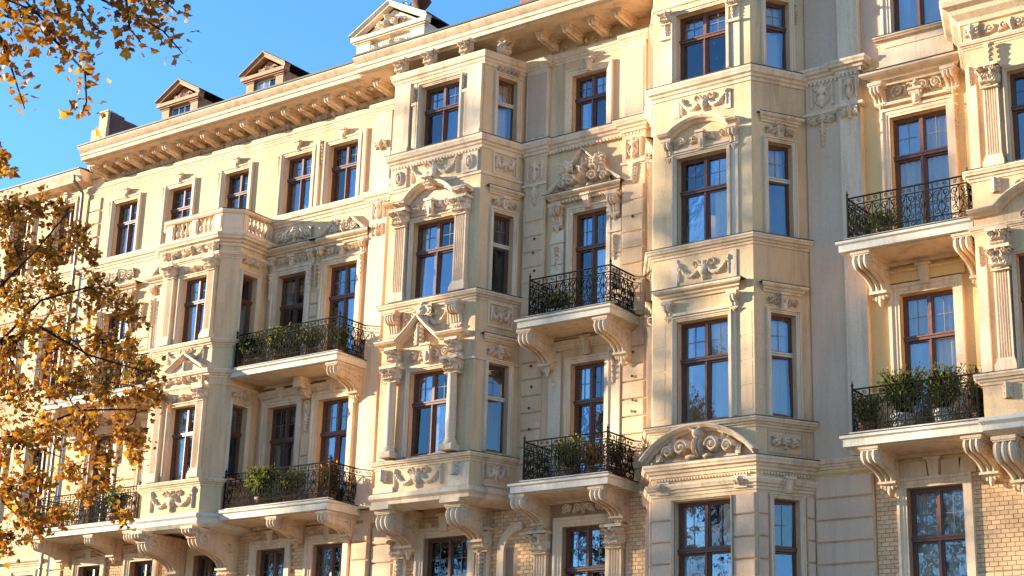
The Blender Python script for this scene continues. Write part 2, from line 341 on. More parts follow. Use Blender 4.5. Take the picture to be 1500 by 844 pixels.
def r_capital(w, h, seed=0):
    c = w / 2; st = []
    for i in range(4): st += leafs(w * (.2 + .2 * i), h * .05, PI / 2, h * .42, .085, 3, .7, .45)
    for i in range(3): st += leafs(w * (.3 + .2 * i), h * .30, PI / 2, h * .42, .11, 3, .8, .42)
    for sg in (-1, 1): st += [('l', spiral(c + sg * w * .34, h * .72, w * .15, w * .02, (0 if sg < 0 else PI), sg * 1.4), w * .06, w * .04, .13), ('e', c + sg * w * .34, h * .72, w * .07, w * .07, .15)]
    st += [('e', c, h * .8, w * .13, h * .13, .12), ('e', c, h * .4, w * .46, h * .5, .05)]
    return relief(w, h, st, .014, seed=seed)
def r_acanthus(w, h, seed=0):
    c = w / 2; st = [('l', [(c, h), (c, 0)], w * .12, w * .05, .06)]
    for i in range(5):
        z = h * (.9 - .19 * i)
        for sg in (-1, 1): st += leafs(c, z, -PI / 2 + sg * .9, w * .5, .05, 3, .9, .35)
    return relief(w, h, st, seed=seed)
def r_tymp(w, h, seed=0):
    """urn mask with scrolls inside an arched tympanum"""
    c = w / 2; st = [('e', c, h * .42, h * .2, h * .36, .17), ('e', c, h * .82, h * .18, h * .16, .16), ('l', [(c - h * .2, h * .98), (c, h * .9), (c + h * .2, h * .98)], h * .06, h * .06, .14)]
    for k in (-2, -1, 0, 1, 2): st.append(('c', [(c + k * h * .075, h * .12), (c + k * h * .085, h * .66)], h * .025, .45))
    for sg in (-1, 1):
        st += [('l', spiral(c + sg * h * .55, h * .42, h * .24, h * .04, PI if sg > 0 else 0, -sg * 1.6, 22), h * .09, h * .06, .13), ('e', c + sg * h * .55, h * .42, h * .09, h * .09, .15)]
        st += [('l', spiral(c + sg * h * 1.06, h * .33, h * .19, h * .03, 0 if sg > 0 else PI, sg * 1.5, 20), h * .08, h * .05, .11)] + leafs(c + sg * h * .95, h * .3, PI / 2 + sg * .2, h * .5, .10, 5, 1.8, .3)
        st += leafs(c + sg * h * 1.3, h * .1, PI / 2 - sg * 1.0, h * .42, .08, 4, 1.2, .3) + [('e', c + sg * h * .3, h * .12, h * .2, h * .1, .09)]
    return relief(w, h, st, .014, seed=seed)
def orn(fn, w, h, parent, F, s, z, d=.0, name='carved_relief', seed=0, mt=None, **pr):
    """carved ornament centred on s with its foot at z"""
    k = (fn.__name__, round(w, 2), round(h, 2), seed)
    return put(name, cached(k, lambda: fn(w, h, seed), name, mt or CARVED, recalc=False, smooth=1.2), parent, F, s - w / 2, d, z, **pr)

# ------------------------------------------------------------------ classical parts
P_STRING = lambda t, o, h: [(-.02, t), (o, t), (o, t - h * .18), (o * .86, t - h * .30), (o * .8, t - h * .45), (o * .5, t - h * .55), (o * .42, t - h * .7), (o * .2, t - h * .78), (o * .15, t - h), (-.02, t - h)]
def surround(F, s0, s1, z0, z1, parent, w=.14, d=.07, mt=None, sill=False, base=0):
    mb = MB(); pr = [(0, base - .02), (0, base + d * .55), (w * .25, base + d * .55), (w * .3, base + d * .8), (w * .62, base + d * .8), (w * .68, base + d * 1.25), (w * .95, base + d * 1.25), (w, base + d * .9), (w, base - .02)]
    pr = [(-o if False else o, dd) for o, dd in pr]
    mb.sweep([(s0, z0), (s0, z1), (s1, z1), (s1, z0)], pr)
    return own('window_surround', mb, mt or TRIM, parent, F, .4)
def hood(F, s0, s1, z, parent, o=.2, h=.17, mt=None, name='window_hood', base=0):
    pr = [(base - .02, z), (base + o, z), (base + o, z - h * .2), (base + o * .86, z - h * .36), (base + o * .55, z - h * .5), (base + o * .5, z - h * .66), (base + o * .25, z - h * .8), (base + o * .2, z - h), (base - .02, z - h)]
    mb = MB(); n = len(pr)
    def off(d): return max(d - base, 0) * .75
    mb.add([(s0 - off(d), d, q) for d, q in pr] + [(s1 + off(d), d, q) for d, q in pr], [tuple(range(n)), tuple(range(2 * n - 1, n - 1, -1))] + [(i, i + n, (i + 1) % n + n, (i + 1) % n) for i in range(n)])
    a = own(name, mb, mt or TRIM, parent, F, .4)
    fl = MB(); fl.box(s0 - o * .8, s1 + o * .8, base - .01, base + o * 1.05, z + .002, z + .016); own('lead_flashing', fl, ZINC, a, F)
    return a
P_RAKE = lambda o, h: [(0, -.02), (0, o * .3), (h * .3, o * .45), (h * .42, o * .8), (h * .8, o), (h, o), (h, -.02)]
def pediment(F, path, parent, o=.2, h=.13, mt=None, base=0, name='pediment'):
    mb = MB(); mb.sweep(path, [(a, d + base) for a, d in P_RAKE(o, h)]); return own(name, mb, mt or TRIM, parent, F, .5)
def arc(s0, s1, z, rise, n=18, t0=0, t1=1):
    w = (s1 - s0) / 2; r = (w * w + rise * rise) / (2 * rise); c = (s0 + s1) / 2; a = math.asin(w / r)
    return [(c + r * math.sin(-a + 2 * a * (t0 + (t1 - t0) * i / n)), z + rise - r + r * math.cos(-a + 2 * a * (t0 + (t1 - t0) * i / n))) for i in range(n + 1)]
def keystone(F, s, z, parent, w=.16, h=.3, d=.14, name='keystone', face=True):
    def mk():
        mb = MB(); mb.add([(-w * .36, 0, 0), (w * .36, 0, 0), (w * .5, 0, h), (-w * .5, 0, h), (-w * .3, d * .7, .02), (w * .3, d * .7, .02), (w * .42, d, h - .03), (-w * .42, d, h - .03)], [(0, 1, 2, 3), (4, 5, 6, 7), (0, 1, 5, 4), (1, 2, 6, 5), (2, 3, 7, 6), (3, 0, 4, 7)])
        mb.box(-w * .62, w * .62, 0, d + .03, h - .035, h + .02)
        if face:
            mb.lathe(0, d * .75, [(.005, h * .12), (w * .2, h * .2), (w * .28, h * .4), (w * .26, h * .6), (w * .12, h * .75), (.005, h * .8)], 8, (1, .7))
            for sg in (-1, 1): mb.tube([(sg * w * .42 + .03 * math.cos(a) * sg, d * .8, h * .78 + .03 * math.sin(a)) for a in np.linspace(-1, 4, 9)], w * .09, 4)
        return mb
    return put(name, cached(('key', w, h, d, face), mk, name, CARVED, smooth=.8), parent, F, s, 0, z)
def console_mesh(w, D, H, ribs=3, r=None, pend=True):
    def mk():
        mb = MB(); q = r or .155 * H; q = min(q, D * .45); c = (D - q, -.07 - q)
        fr = [(c[0] + q * math.cos(a), c[1] + q * math.sin(a)) for a in np.linspace(PI / 2, -PI * .55, 12)]
        e = fr[-1]; tail = curve([e, (D * .30, e[1] - H * .10), (D * .24, -H * .72)], 8)[1:]; toe = curve([tail[-1], (D * .24, -H * .86), (.03, -H * .93)], 4)[1:]
        poly = [(-.02, -.05)] + [(c[0], -.07)] + fr[1:] + tail + toe + [(-.02, -H * .93)]
        mb.prism_s(poly, -w / 2, w / 2)
        front = fr + tail
        for k in range(ribs):
            x = (k + .5) / ribs * w - w / 2; mb.tube([(x, a, b) for a, b in front], w / ribs * .42, 6)
        for sg in (-1, 1):      # side volutes and leaf scroll on the cheeks
            x = sg * (w / 2 + .004)
            sp = [(x, c[0] + rr * math.cos(a), c[1] + rr * math.sin(a)) for a, rr in [(PI / 2 - t * 9.5, q * (1.0 - t * .8)) for t in np.linspace(0, 1, 20)]]
            mb.tube(sp, q * .12, 4); mb.tube([(x * .98, c[0], c[1]), (x * 1.08, c[0], c[1])], q * .22, 8)
            mb.tube([(x, a * .93, b * .97 - .01) for a, b in tail], .02, 4)
            c2 = (D * .22, -H * .34); q2 = H * .13
            mb.tube([(x, c2[0] + q2 * (1 - t * .8) * math.cos(t * 9), c2[1] + q2 * (1 - t * .8) * math.sin(t * 9)) for t in np.linspace(0, 1, 16)], .018, 4)
            mb.tube([(x, c[0] - q, c[1] + q * .2), (x, D * .42, c[1] - q * .3), (x, D * .34, -H * .30)], .018, 4)
        mb.box(-w / 2 - .035, w / 2 + .035, -.02, D + .03, -.07, 0); mb.box(-w / 2 - .015, w / 2 + .015, -.02, D + .01, -.10, -.07)
        if pend:
            mb.box(-w * .55, w * .55, -.02, D * .28, -H * .80, -H * .74)
            for i in range(5):
                x = (i - 2) * w * .22; mb.lathe(x, D * .12 + .05, [(.004, -H * 1.0 + abs(i - 2) * H * .05), (w * .12, -H * .93 + abs(i - 2) * H * .04), (w * .14, -H * .86), (w * .08, -H * .80)], 6)
            mb.lathe(0, D * .10 + .03, [(.004, -H * 1.08), (w * .13, -H * 1.03), (w * .16, -H * .97), (w * .22, -H * .90)], 7)
        return mb
    return cached(('con', w, D, H, ribs, r, pend), mk, 'bracket', CARVED, smooth=.7)
def console(F, s, z, parent, w=.34, D=1.0, H=.85, ribs=3, name='bracket', r=None, pend=True, d=0):
    return put(name, console_mesh(w, D, H, ribs, r, pend), parent, F, s, d, z)
def fluted(w, d, z0, z1, n=5, base=True):
    def mk():
        mb = MB(); prof = [(-w / 2, 0)]; m = .03; fw = (w - 2 * m) / n
        prof += [(-w / 2, d), (-w / 2 + m, d)]
        for i in range(n):
            a = -w / 2 + m + fw * i
            prof += [(a + fw * .12, d), (a + fw * .2, d - fw * .35), (a + fw * .5, d - fw * .5), (a + fw * .8, d - fw * .35), (a + fw * .88, d)]
        prof += [(w / 2 - m, d), (w / 2, d), (w / 2, 0)]
        hb = .24 if base else 0
        mb.prism_z(prof, hb, z1 - z0)
        if base:
            mb.box(-w / 2 - .06, w / 2 + .06, -.01, d + .06, 0, .12); mb.box(-w / 2 - .04, w / 2 + .04, -.01, d + .04, .12, .18); mb.box(-w / 2 - .02, w / 2 + .02, -.01, d + .02, .18, .242)
        return mb
    return cached(('flu', w, d, round(z1 - z0, 3), n, base), mk, 'fluted_pilaster', TRIM, smooth=.5)
def capital(F, s, z, parent, w=.36, h=.34, d=.1, name='capital'):
    a = orn(r_capital, w, h, parent, F, s, z, d, name, seed=int(w * 100))
    def mk():
        mb = MB(); mb.add([(-w * .4, 0, 0), (w * .4, 0, 0), (w * .5, 0, h), (-w * .5, 0, h), (-w * .4, d, 0), (w * .4, d, 0), (w * .5, d + .03, h), (-w * .5, d + .03, h)], [(0, 1, 2, 3), (4, 5, 6, 7), (0, 1, 5, 4), (1, 2, 6, 5), (2, 3, 7, 6), (3, 0, 4, 7)])
        mb.box(-w * .6, w * .6, -.01, d + .14, h - .045, h + .02); mb.box(-w * .45, w * .45, -.01, d + .03, -.03, 0)
        for sg in (-1, 1):
            for dd in (d + .06,): mb.tube([(sg * w * .46 + sg * .05 * math.cos(t), dd, h * .72 + .05 * math.sin(t)) for t in np.linspace(0, 5, 9)], .022, 5)
            for k in range(3): mb.lathe(sg * w * .46, d * .3 + k * .05, [(.004, h * .1), (.03, h * .3), (.035, h * .5), (.004, h * .62)], 5)
        return mb
    put('capital_core', cached(('cap', w, h, d), mk, 'capital_core', CARVED, smooth=.7), a, F, s, 0, z)
    return a
def round_column(F, s, z0, z1, parent, r=.135, d=.16):
    def mk():
        H = z1 - z0; mb = MB(); mb.lathe(0, d, [(r * 1.15, .2), (r * 1.2, .24), (r, .27), (r, H * .35), (r * .9, H - .06), (r * 1.0, H - .04), (r * .95, H)], 18)
        mb.box(-r * 1.4, r * 1.4, 0, d + r * 1.4, 0, .14); mb.lathe(0, d, [(r * 1.35, .14), (r * 1.4, .17), (r * 1.3, .2), (r * 1.2, .21)], 18); return mb
    return put('column', cached(('rc', r, d, round(z1 - z0, 3)), mk, 'column', TRIM, smooth=.6), parent, F, s, 0, z0)
def dentils(F, s0, s1, z, parent, d=.06, h=.06, w=.05, gap=.045, base=0):
    mb = MB(); s = s0
    while s < s1 - w: mb.box(s, s + w, base - .01, base + d, z, z + h); s += w + gap
    return own('dentil_band', mb, TRIM, parent, F, kind='stuff')
def block(name, w, h, parent, F, s, z, d=.045, mt=None, base=0):
    k = ('blk', round(w, 2), round(h, 2), d)
    def mk(): mb = MB(); mb.bbox(0, w, -.03, d, 0, h, .02); return mb
    return put(name, cached((k, (mt or BLOCKC).name), mk, name, mt or BLOCKC), parent, F, s, base, z)
def block_col(parent, F, s0, s1, z0, z1, h, mt=None, d=.045, base=0, gap=.025, split=None):
    z = z1; k = 0
    while z - h > z0 - .05:
        xs = [s0, s1]
        if split: xs = [s0] + split[k % len(split)] + [s1]
        for a, b in zip(xs[:-1], xs[1:]): block('stone_block', b - a - .012, h - gap, parent, F, a, z - h, d, mt, base)
        z -= h; k += 1
def bricks(parent, F, s0, s1, z0, z1, n0=0, maxn=300, L=.172, H=.0865, holes=(), d=.012):
    """mortar bed with bricks in it; the largest seen ones as objects, the rest joined"""
    me = {}
    def brick(w):
        w = round(w, 3)
        if w not in me:
            def mk(): mb = MB(); mb.bbox(0, w - .010, -.005, d, 0, H - .010, .004); return mb
            me[w] = cached(('brick', w), mk, 'brick', BRICK)
        return me[w]
    z = z1 - H; row = 0; cnt = n0; rest = MB()
    while z > z0 - .001:
        s = s0; first = True
        while s < s1 - .02:
            w = L if not (first and row % 2) else L / 2; first = False; w = min(w, s1 - s)
            if w > .03 and not any(a - .02 < s + w / 2 < b + .02 and c < z + H / 2 < e for a, b, c, e in holes):
                if cnt < maxn: put('brick', brick(w), parent, F, s, random.uniform(-.003, .003), z); cnt += 1
                else: o = random.uniform(-.003, .003); rest.bbox(s, s + w - .012, -.005, d + o, z, z + H - .013, .004)
            s += w
        z -= H; row += 1
    if rest.v: own('brickwork', rest, BRICK, parent, F, kind='stuff')
    return cnt

# ------------------------------------------------------------------ windows
def curtain_mesh(w, h, seed):
    rs = random.Random(seed); mb = MB(); n = max(int(w / .025), 6); ph = rs.uniform(0, 6)
    vs = []; m = 6
    for j in range(m + 1):
        for i in range(n + 1):
            x = w * i / n; k = .5 + .5 * j / m
            vs.append((x, .042 * math.sin(x * 42 + ph + .8 * math.sin(x * 9)) * (1.1 - .4 * k) + .012 * math.sin(x * 90 + ph), h * j / m))
    mb.add(vs, [(j * (n + 1) + i, j * (n + 1) + i + 1, (j + 1) * (n + 1) + i + 1, (j + 1) * (n + 1) + i) for j in range(m) for i in range(n)])
    return mb
def window(F, s0, s1, z0, z1, parent, rec=.2, trans=.62, wood=None, tr_wood=None, cur='full', leaves=2, bars=True, base=0, arch=0, tilt=0):
    wood = wood or WOOD; w = s1 - s0; h = z1 - z0; d = base - rec; c = .052; zt = h * trans
    key = ('win', round(w, 2), round(h, 2), trans, wood.name, leaves)
    def mk():
        mb = MB(); mb.box(0, c, -.06, .05, 0, h); mb.box(w - c, w, -.06, .05, 0, h); mb.box(c, w - c, -.06, .05, h - c, h); mb.box(c, w - c, -.06, .06, 0, c * 1.2)
        if leaves == 2: mb.box(w / 2 - .036, w / 2 + .036, -.05, .055, c * 1.2, zt - .045); mb.box(w / 2 - .012, w / 2 + .014, .055, .08, c * 1.2, zt - .045); mb.box(w / 2 - .032, w / 2 + .032, -.05, .052, zt + .045, h - c)
        for a, b in (((c, w / 2 - .036), (w / 2 + .036, w - c)) if leaves == 2 else ((c, w - c),)):   # sash rails
            for e, g in ((c * 1.2, zt - .045), (zt + .045, h - c)):
                mb.box(a, a + .026, -.04, .03, e, g); mb.box(b - .026, b, -.04, .03, e, g); mb.box(a + .026, b - .026, -.04, .03, e, e + .034); mb.box(a + .026, b - .026, -.04, .03, g - .028, g)
        return mb
    W_ = put('window', cached(key, mk, 'window', wood), parent, F, s0, d, z0)
    def mt_(): mb = MB(); mb.box(0.003, w - .003, -.05, .085, zt - .04, zt + .04); mb.box(0.003, w - .003, .085, .105, zt + .012, zt + .045); return mb
    tw = tr_wood or wood
    put('transom', cached((key, 'tr', tw.name), mt_, 'transom', tw), W_, F, s0, d, z0)
    for a, b in (((c + .016, w / 2 - .05), (w / 2 + .05, w - c - .016)) if leaves == 2 else ((c + .02, w - c - .02),)):
        for e, g, up in ((c * 1.2 + .02, zt - .06, 0), (zt + .06, h - c - .02, 1)):
            pw, ph = b - a + .02, g - e + .02
            def mp(): mb = MB(); mb.box(-pw / 2, pw / 2, -.003, .003, -ph / 2, ph / 2); return mb
            o = put('pane', cached(('pane', round(pw, 2), round(ph, 2)), mp, 'pane', GLASS), W_, F, s0 + (a + b) / 2, d - .005, z0 + (e + g) / 2)
            T = o.matrix_basis @ Matrix.Rotation(R(random.gauss(0, .9)), 4, 'X') @ Matrix.Rotation(R(random.gauss(0, .6) + tilt), 4, 'Z'); o.matrix_basis = T
            if up and bars:
                def mg():
                    mb = MB(); mb.box(-.0055, .0055, -.006, .006, -ph / 2, ph / 2); mb.box(-pw / 2, -.0055, -.006, .006, -.0055, .0055); mb.box(.0055, pw / 2, -.006, .006, -.0055, .0055); return mb
                put('glazing_bars', cached(('gb', round(pw, 2), round(ph, 2)), mg, 'glazing_bars', LEAD), W_, F, s0 + (a + b) / 2, d + .004, z0 + (e + g) / 2)
    sd = random.randrange(6)
    def cu(a, b, top=1.0, bot=0.0):
        cw, ch = round(b - a, 2), round(h * (top - bot) - .1, 2)
        put('curtain', cached(('cur', cw, ch, sd), lambda: curtain_mesh(cw, ch, sd), 'curtain', CURT, recalc=False, smooth=3), W_, F, s0 + a, d - .10, z0 + .05 + h * bot)
    if cur == 'full': cu(.05, w - .05)
    elif cur == 'sides': cu(.04, w * .27); cu(w * .73, w - .04)
    elif cur == 'right': cu(w * .5, w - .04); cu(.04, w * .16)
    elif cur == 'left': cu(.04, w * .5)
    elif cur == 'part': cu(.05, w * .42, 1, .08); cu(w * .60, w - .05)
    elif cur == 'top': cu(.05, w - .05, 1, .62)
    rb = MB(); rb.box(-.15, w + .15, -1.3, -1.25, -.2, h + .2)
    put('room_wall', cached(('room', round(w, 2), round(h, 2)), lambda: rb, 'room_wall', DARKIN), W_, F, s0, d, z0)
    return W_

# ------------------------------------------------------------------ iron railing (one flat panel)
def rail_panel(w, H=.88, seed=0):
    mb = MB(); r = .0105
    def t(pts, rr=r, n=4): mb.tube([(x, 0, z) for x, z in pts], rr * 1.18, n)
    for z in (.035, .15, H * .83, H): mb.box(0, w, -.011, .011, z - .011, z + .011)
    mb.box(0, w, -.02, .02, H, H + .018)
    n = max(int(round(w / .36)), 1); u = w / n
    for k in range(n):
        x = k * u; c = x + u / 2; zb, zt = .15, H * .83; zm = (zb + zt) / 2
        t([(x, .035), (x, H)]); 
        for sg in (-1, 1):
            t(spiral(c + sg * u * .24, zt - .11, .085, .018, -PI / 2, sg * 1.35, 14), .009)
            t(spiral(c + sg * u * .22, zb + .10, .075, .018, PI / 2, -sg * 1.35, 14), .009)
            t(curve([(c + sg * u * .24, zt - .195), (c + sg * u * .02, zm), (c + sg * u * .22, zb + .175)], 8), .010)
            t(curve([(c + sg * .012, zt - .02), (c + sg * u * .47, zm + .02), (c + sg * .012, zb + .02)], 10), .009)
            t(spiral(c + sg * u * .36, zm, .055, .012, PI / 2 * (1 - sg), sg * 1.2, 10), .008)
            t(spiral(c + sg * u * .2, H * .915, .045, .01, PI if sg > 0 else 0, -sg * 1.2, 10), .008)
        t([(c, zb), (c, zt)], .008); mb.lathe(c, 0, [(.004, zm - .07), (.026, zm - .02), (.03, zm), (.02, zm + .035), (.004, zm + .07)], 5)
        for q in range(3): t([(x + u * (q + .5) / 3 + .036 * math.cos(a), .0925 + .036 * math.sin(a)) for a in np.linspace(0, 2 * PI, 9)], .008)
    t([(w, .035), (w, H)]); return mb
def railing(parent, x0, x1, y, z, H=.88, right=True, left=True, yb=-.02):
    F = Fr((x0, y)); k = ('rail', round(x1 - x0, 2), H)
    rl = put('railing', cached(k, lambda: rail_panel(x1 - x0, H), 'railing', IRON, smooth=.9), parent, F, 0, 0, z)
    L = abs(y - yb); ks = ('rail', round(L, 2), H)
    for x, a in ((x0, left), (x1, right)):
        if a: put('railing', cached(ks, lambda: rail_panel(L, H), 'railing', IRON, smooth=.9), parent, Fr((x, y), (x, yb)), 0, 0, z)
    def post():
        mb = MB(); mb.box(-.017, .017, -.017, .017, 0, H + .05); mb.lathe(0, 0, [(.012, H + .05), (.032, H + .08), (.03, H + .105), (.008, H + .13), (.014, H + .15), (.003, H + .18)], 6); return mb
    for x in (x0, x1): put('railing_post', cached(('post', H), post, 'railing_post', IRON), parent, MAIN, x, -y, z)
    return rl
def balcony(parent, x0, x1, b, zt, zb, rails, brs, rz=None, lean=True, H=.88, bw=.34, BH=.85, left=True, right=True, bd=None, label=None):
    o = bpy.data.objects.new('balcony', None); link(o, parent, Matrix.Translation((.5 * (x0 + x1), 0, zb)))
    if label: o['label'] = label
    mb = MB(); h = zt - zb
    pts = [(-.02, zt), (b + .02, zt), (b + .02, zt - h * .25), (b - .03, zt - h * .38), (b - .03, zb), (-.02, zb)]
    prof = []; n = len(pts)
    mb.add([(x0 - (d - b if d > 0 else 0) , d, z) for d, z in pts] + [(x1 + (d - b if d > 0 else 0), d, z) for d, z in pts], [tuple(range(n)), tuple(range(2 * n - 1, n - 1, -1))] + [(i, i + n, (i + 1) % n + n, (i + 1) % n) for i in range(n)])
    sl = own('slab', mb, WHITE, o)
    fl = MB(); fl.box(x0 - .03, x1 + .03, .0, b + .035, zt + .002, zt + .018); own('slab_flashing', fl, ZINC, o)
    so = MB(); so.box(x0 + .12, x1 - .12, 0, b - .15, zb - .025, zb - .001); so.box(x0 + .2, x1 - .2, 0, .09, zb - .10, zb - .026); own('soffit_moulding', so, TRIM, o)
    kb = MB(); kb.box(rails[0] - .06, rails[1] + .06, b - .22, b - .04, zt + .019, zt + .055); own('kerb', kb, WHITE, o)
    for s in brs: put('bracket', console_mesh(bw, bd or b - .12, BH, 3, None, True), o, MAIN, s, 0, zb - .002)
    railing(o, rails[0], rails[1], -(b - .12), zt + .05, H, left=left, right=right)
    return o

# ================================================================== GROUND
def sheet(name, x0, x1, y0, y1, z, mt):
    mb = MB(); mb.add([(x0, -y0, z), (x1, -y0, z), (x1, -y1, z), (x0, -y1, z)], [(0, 1, 2, 3)]); o = put(name, mb.mesh(name, mt, recalc=False), None); o['kind'] = 'structure'; return o
sheet('ground', -900, 900, -900, 900, -.02, EARTH); sheet('road', -300, 300, -16, -5.0, -.016, GRD)
def slabbox(name, y0, y1, mt):
    mb = MB(); mb.box(-120, 80, -y1, -y0, -.3, .12); o = own(name, mb, mt, None); o['kind'] = 'structure'
slabbox('pavement', -5.0, 0.0, PAVE); slabbox('pavement', -24, -16.0, PAVE)

# ================================================================== HOUSES
hA = thing('terraced_house', 'cream house with the balustraded bay and two stone dormers left of the white gable', 'house', (-33, 0, 0))
hB = thing('terraced_house', 'cream and grey house with two tall bays, carved gable hoods and centre balconies', 'house', (-21, 0, 0))
hC = thing('terraced_house', 'house at the right edge with ochre yellow wall, plain pilasters and yellow brick base', 'house', (-12, 0, 0))
hL = thing('terraced_house', 'lower cream house at the left edge behind the autumn tree and downpipe', 'house', (-45, 0, 0))
def fwin(F, s0, s1, z0, z1, h, cur, sw=.14, **k):
    surround(F, s0, s1, z0 - .02, z1, h, sw); return window(F, s0, s1, z0, z1, h, cur=cur, **k)

# ---------------- house A (left wing), wall plane
A4 = [(-37.76, -36.78), (-35.48, -34.51), (-33.2, -32.25), (-30.89, -29.88), (-29.27, -28.24)]
A3 = [(-37.74, -36.76), (-35.46, -34.5), (-30.84, -29.82), (-29.08, -28.03)]
A1 = [(-37.7, -36.8), (-35.6, -34.7), (-33.15, -32.25), (-30.87, -29.88), (-28.96, -27.95)]
opsA = [(a, b, 17.24, 18.92) for a, b in A4] + [(a, b, 12.72, 15.5) for a, b in A3] + [(a, b, 9.05, 11.9) for a, b in A3]
wall('wall', -38.95, -27.35, 8.7, 20.3, opsA, CREAM, hA)
wall('wall', -38.95, -27.35, 5.2, 8.7, [(a, b, 5.6, 8.2) for a, b in A1], MORTAR, hA)
wall('wall', -38.95, -27.35, 0, 5.2, [], CREAM, hA)
for i, (a, b) in enumerate(A4):
    fwin(MAIN, a, b, 17.24, 18.92, hA, ['left', 'right', 'sides', 'left', 'full'][i], .15)
    keystone(MAIN, (a + b) / 2, 18.98, hA, .17, .3)
    orn(r_drop, .17, .62, hA, MAIN, a - .24, 18.42, 0, 'side_drop', 3)
    if i in (3, 4): put('side_strip', cached(('strip', 1.95), lambda: (lambda m: (m.box(-.05, .05, 0, .07, 0, 1.95), m)[1])(MB()), 'side_strip', TRIM), hA, MAIN, b + .24, 0, 17.2)
for i, (a, b) in enumerate(A3):
    for fl, (z0, z1) in enumerate(((12.72, 15.5), (9.05, 11.9))):
        fwin(MAIN, a, b, z0, z1, hA, ['right', 'left', 'sides', 'left'][i] if fl == 0 else ['full', 'right', 'part', 'left'][i], .2, trans=.69, rec=.22)
        c = (a + b) / 2
        if fl == 0:
            hood(MAIN, a - .28, b + .28, 16.24, hA, .26, .2)
            orn(r_scroll, 1.0, .26, hA, MAIN, c, 15.76, .01, seed=i, n=1); keystone(MAIN, c, 15.62, hA, .2, .36, .12)
            for x in (a - .2, b + .2): console(MAIN, x, 16.03, hA, .15, .16, .46, 2)
            for x in (a - .2, b + .2): orn(r_drop, .15, .75, hA, MAIN, x, 14.85, .09, 'side_drop', 5)
            if i in (0, 2): orn(r_scroll, 1.3, .46, hA, MAIN, c, 16.36, .02, seed=11 + i, n=1)
            else:
                pediment(MAIN, [(a - .2, 16.26), (c - .3, 16.62), (c - .22, 16.5)], hA, .16, .09); pediment(MAIN, [(c + .22, 16.5), (c + .3, 16.62), (b + .2, 16.26)], hA, .16, .09)
                orn(r_scroll, 1.0, .42, hA, MAIN, c, 16.27, .03, seed=13, n=1)
        else:
            hood(MAIN, a - .26, b + .26, 12.32, hA, .14, .24); keystone(MAIN, c, 12.02, hA, .22, .32, .16, face=False)
for (x0, x1) in ((-29.62, -29.28), (-36.55, -35.7)):
    c = (x0 + x1) / 2
    orn(r_drop, .3, .62, hA, MAIN, c, 15.0, .02, 'side_drop', 8); orn(r_oval, .26, .42, hA, MAIN, c, 11.55, .02, seed=4); orn(r_drop, .3, .5, hA, MAIN, c, 11.1, .02, 'side_drop', 9)
    block_col(hA, MAIN, x0 + .02, x1 - .02, 12.8, 14.9, .36, MAUVE if False else BLOCKC); block_col(hA, MAIN, x0 + .02, x1 - .02, 9.2, 11.0, .5)
for i, (a, b) in enumerate(A1):
    fwin(MAIN, a, b, 5.6, 8.2, hA, ['sides', 'none', 'none', 'right', 'sides'][i], .22, trans=.60)
    c = (a + b) / 2; keystone(MAIN, c, 8.28, hA, .24, .34, .14, face=False)
    pediment(MAIN, [(a - .2, 8.40), (c - .12, 8.58)], hA, .08, .05); pediment(MAIN, [(c + .12, 8.58), (b + .2, 8.40)], hA, .08, .05)
    orn(r_scroll, .95, .16, hA, MAIN, c, 8.42, .01, seed=21, mask=False) if False else orn(r_scroll, .95, .18, hA, MAIN, c, 8.41, .01, seed=21)
n0 = bricks(hA, MAIN, -31.3, -27.75, 5.2, 8.68, 0, 300, holes=[(a - .23, b + .23, 5.2, 8.42) for a, b in A1])
bricks(hA, MAIN, -38.3, -31.3, 5.2, 8.68, n0, 300, holes=[(a - .23, b + .23, 5.2, 8.42) for a, b in A1])
# boundary pilaster left end with blocks, right pilaster
block_col(hA, MAIN, -38.93, -38.42, 13.0, 19.3, .42); block_col(hA, MAIN, -38.93, -38.42, 5.2, 8.6, .42)
pr = MB(); pr.box(-27.62, -27.06, 0, .10, 8.95, 19.42); pr.box(-27.66, -27.02, 0, .13, 8.95, 9.25); own('pilaster', pr, TRIM, hA)
pr = MB(); pr.box(-27.62, -27.06, 0, .08, 0, 8.6); own('pilaster', pr, CREAM, hA); block_col(hA, MAIN, -27.6, -27.08, 5.2, 8.6, .44, base=.08)
orn(r_panel, .46, .62, hA, MAIN, -27.34, 16.42, .10, seed=1); orn(r_panel, .4, .36, hA, MAIN, -27.34, 15.98, .10, seed=2); orn(r_scroll, .42, .3, hA, MAIN, -27.34, 18.35, .10, seed=3, n=1)
plan_sweep('architrave', [(-38.97, .3), (-38.97, 0), (-27.68, 0), (-27.68, -.10), (-27.0, -.10), (-27.0, 0)], P_STRING(19.68, .10, .26), TRIM, hA)
plan_sweep('string_course', [(-38.97, .3), (-38.97, 0), (-27.68, 0), (-27.68, -.10), (-27.0, -.10), (-27.0, 0), (-26.5, 0)], P_STRING(17.2, .17, .3), TRIM, hA)
dentils(MAIN, -27.68, -26.95, 16.93, hA, .15)
x = -38.3
k = 0
while x < -27.6:
    orn(r_frieze, 1.6, .25, hA, MAIN, x + .85, 19.69, .02, 'carved_frieze', 30 + k % 3, mt=RUST if False else None); x += 1.66; k += 1
EA = [(-.02, 20.06), (.86, 20.06), (.90, 20.10), (1.0, 20.10), (1.0, 20.2), (1.04, 20.22), (1.04, 20.30), (1.09, 20.33), (1.17, 20.43), (1.17, 20.47), (-.02, 20.47)]
EB = [(o + (.25 if o > 0 else 0), z) for o, z in EA]
plan_sweep('eave_cornice', [(-38.36, 0), (-27.36, 0)], EA, TRIM, hA); plan_sweep('soffit_moulding', [(-38.97, .3), (-38.97, 0), (-27.36, 0)], [(-.02, 19.94), (.06, 19.94), (.14, 20.06), (-.02, 20.06)], TRIM, hA)
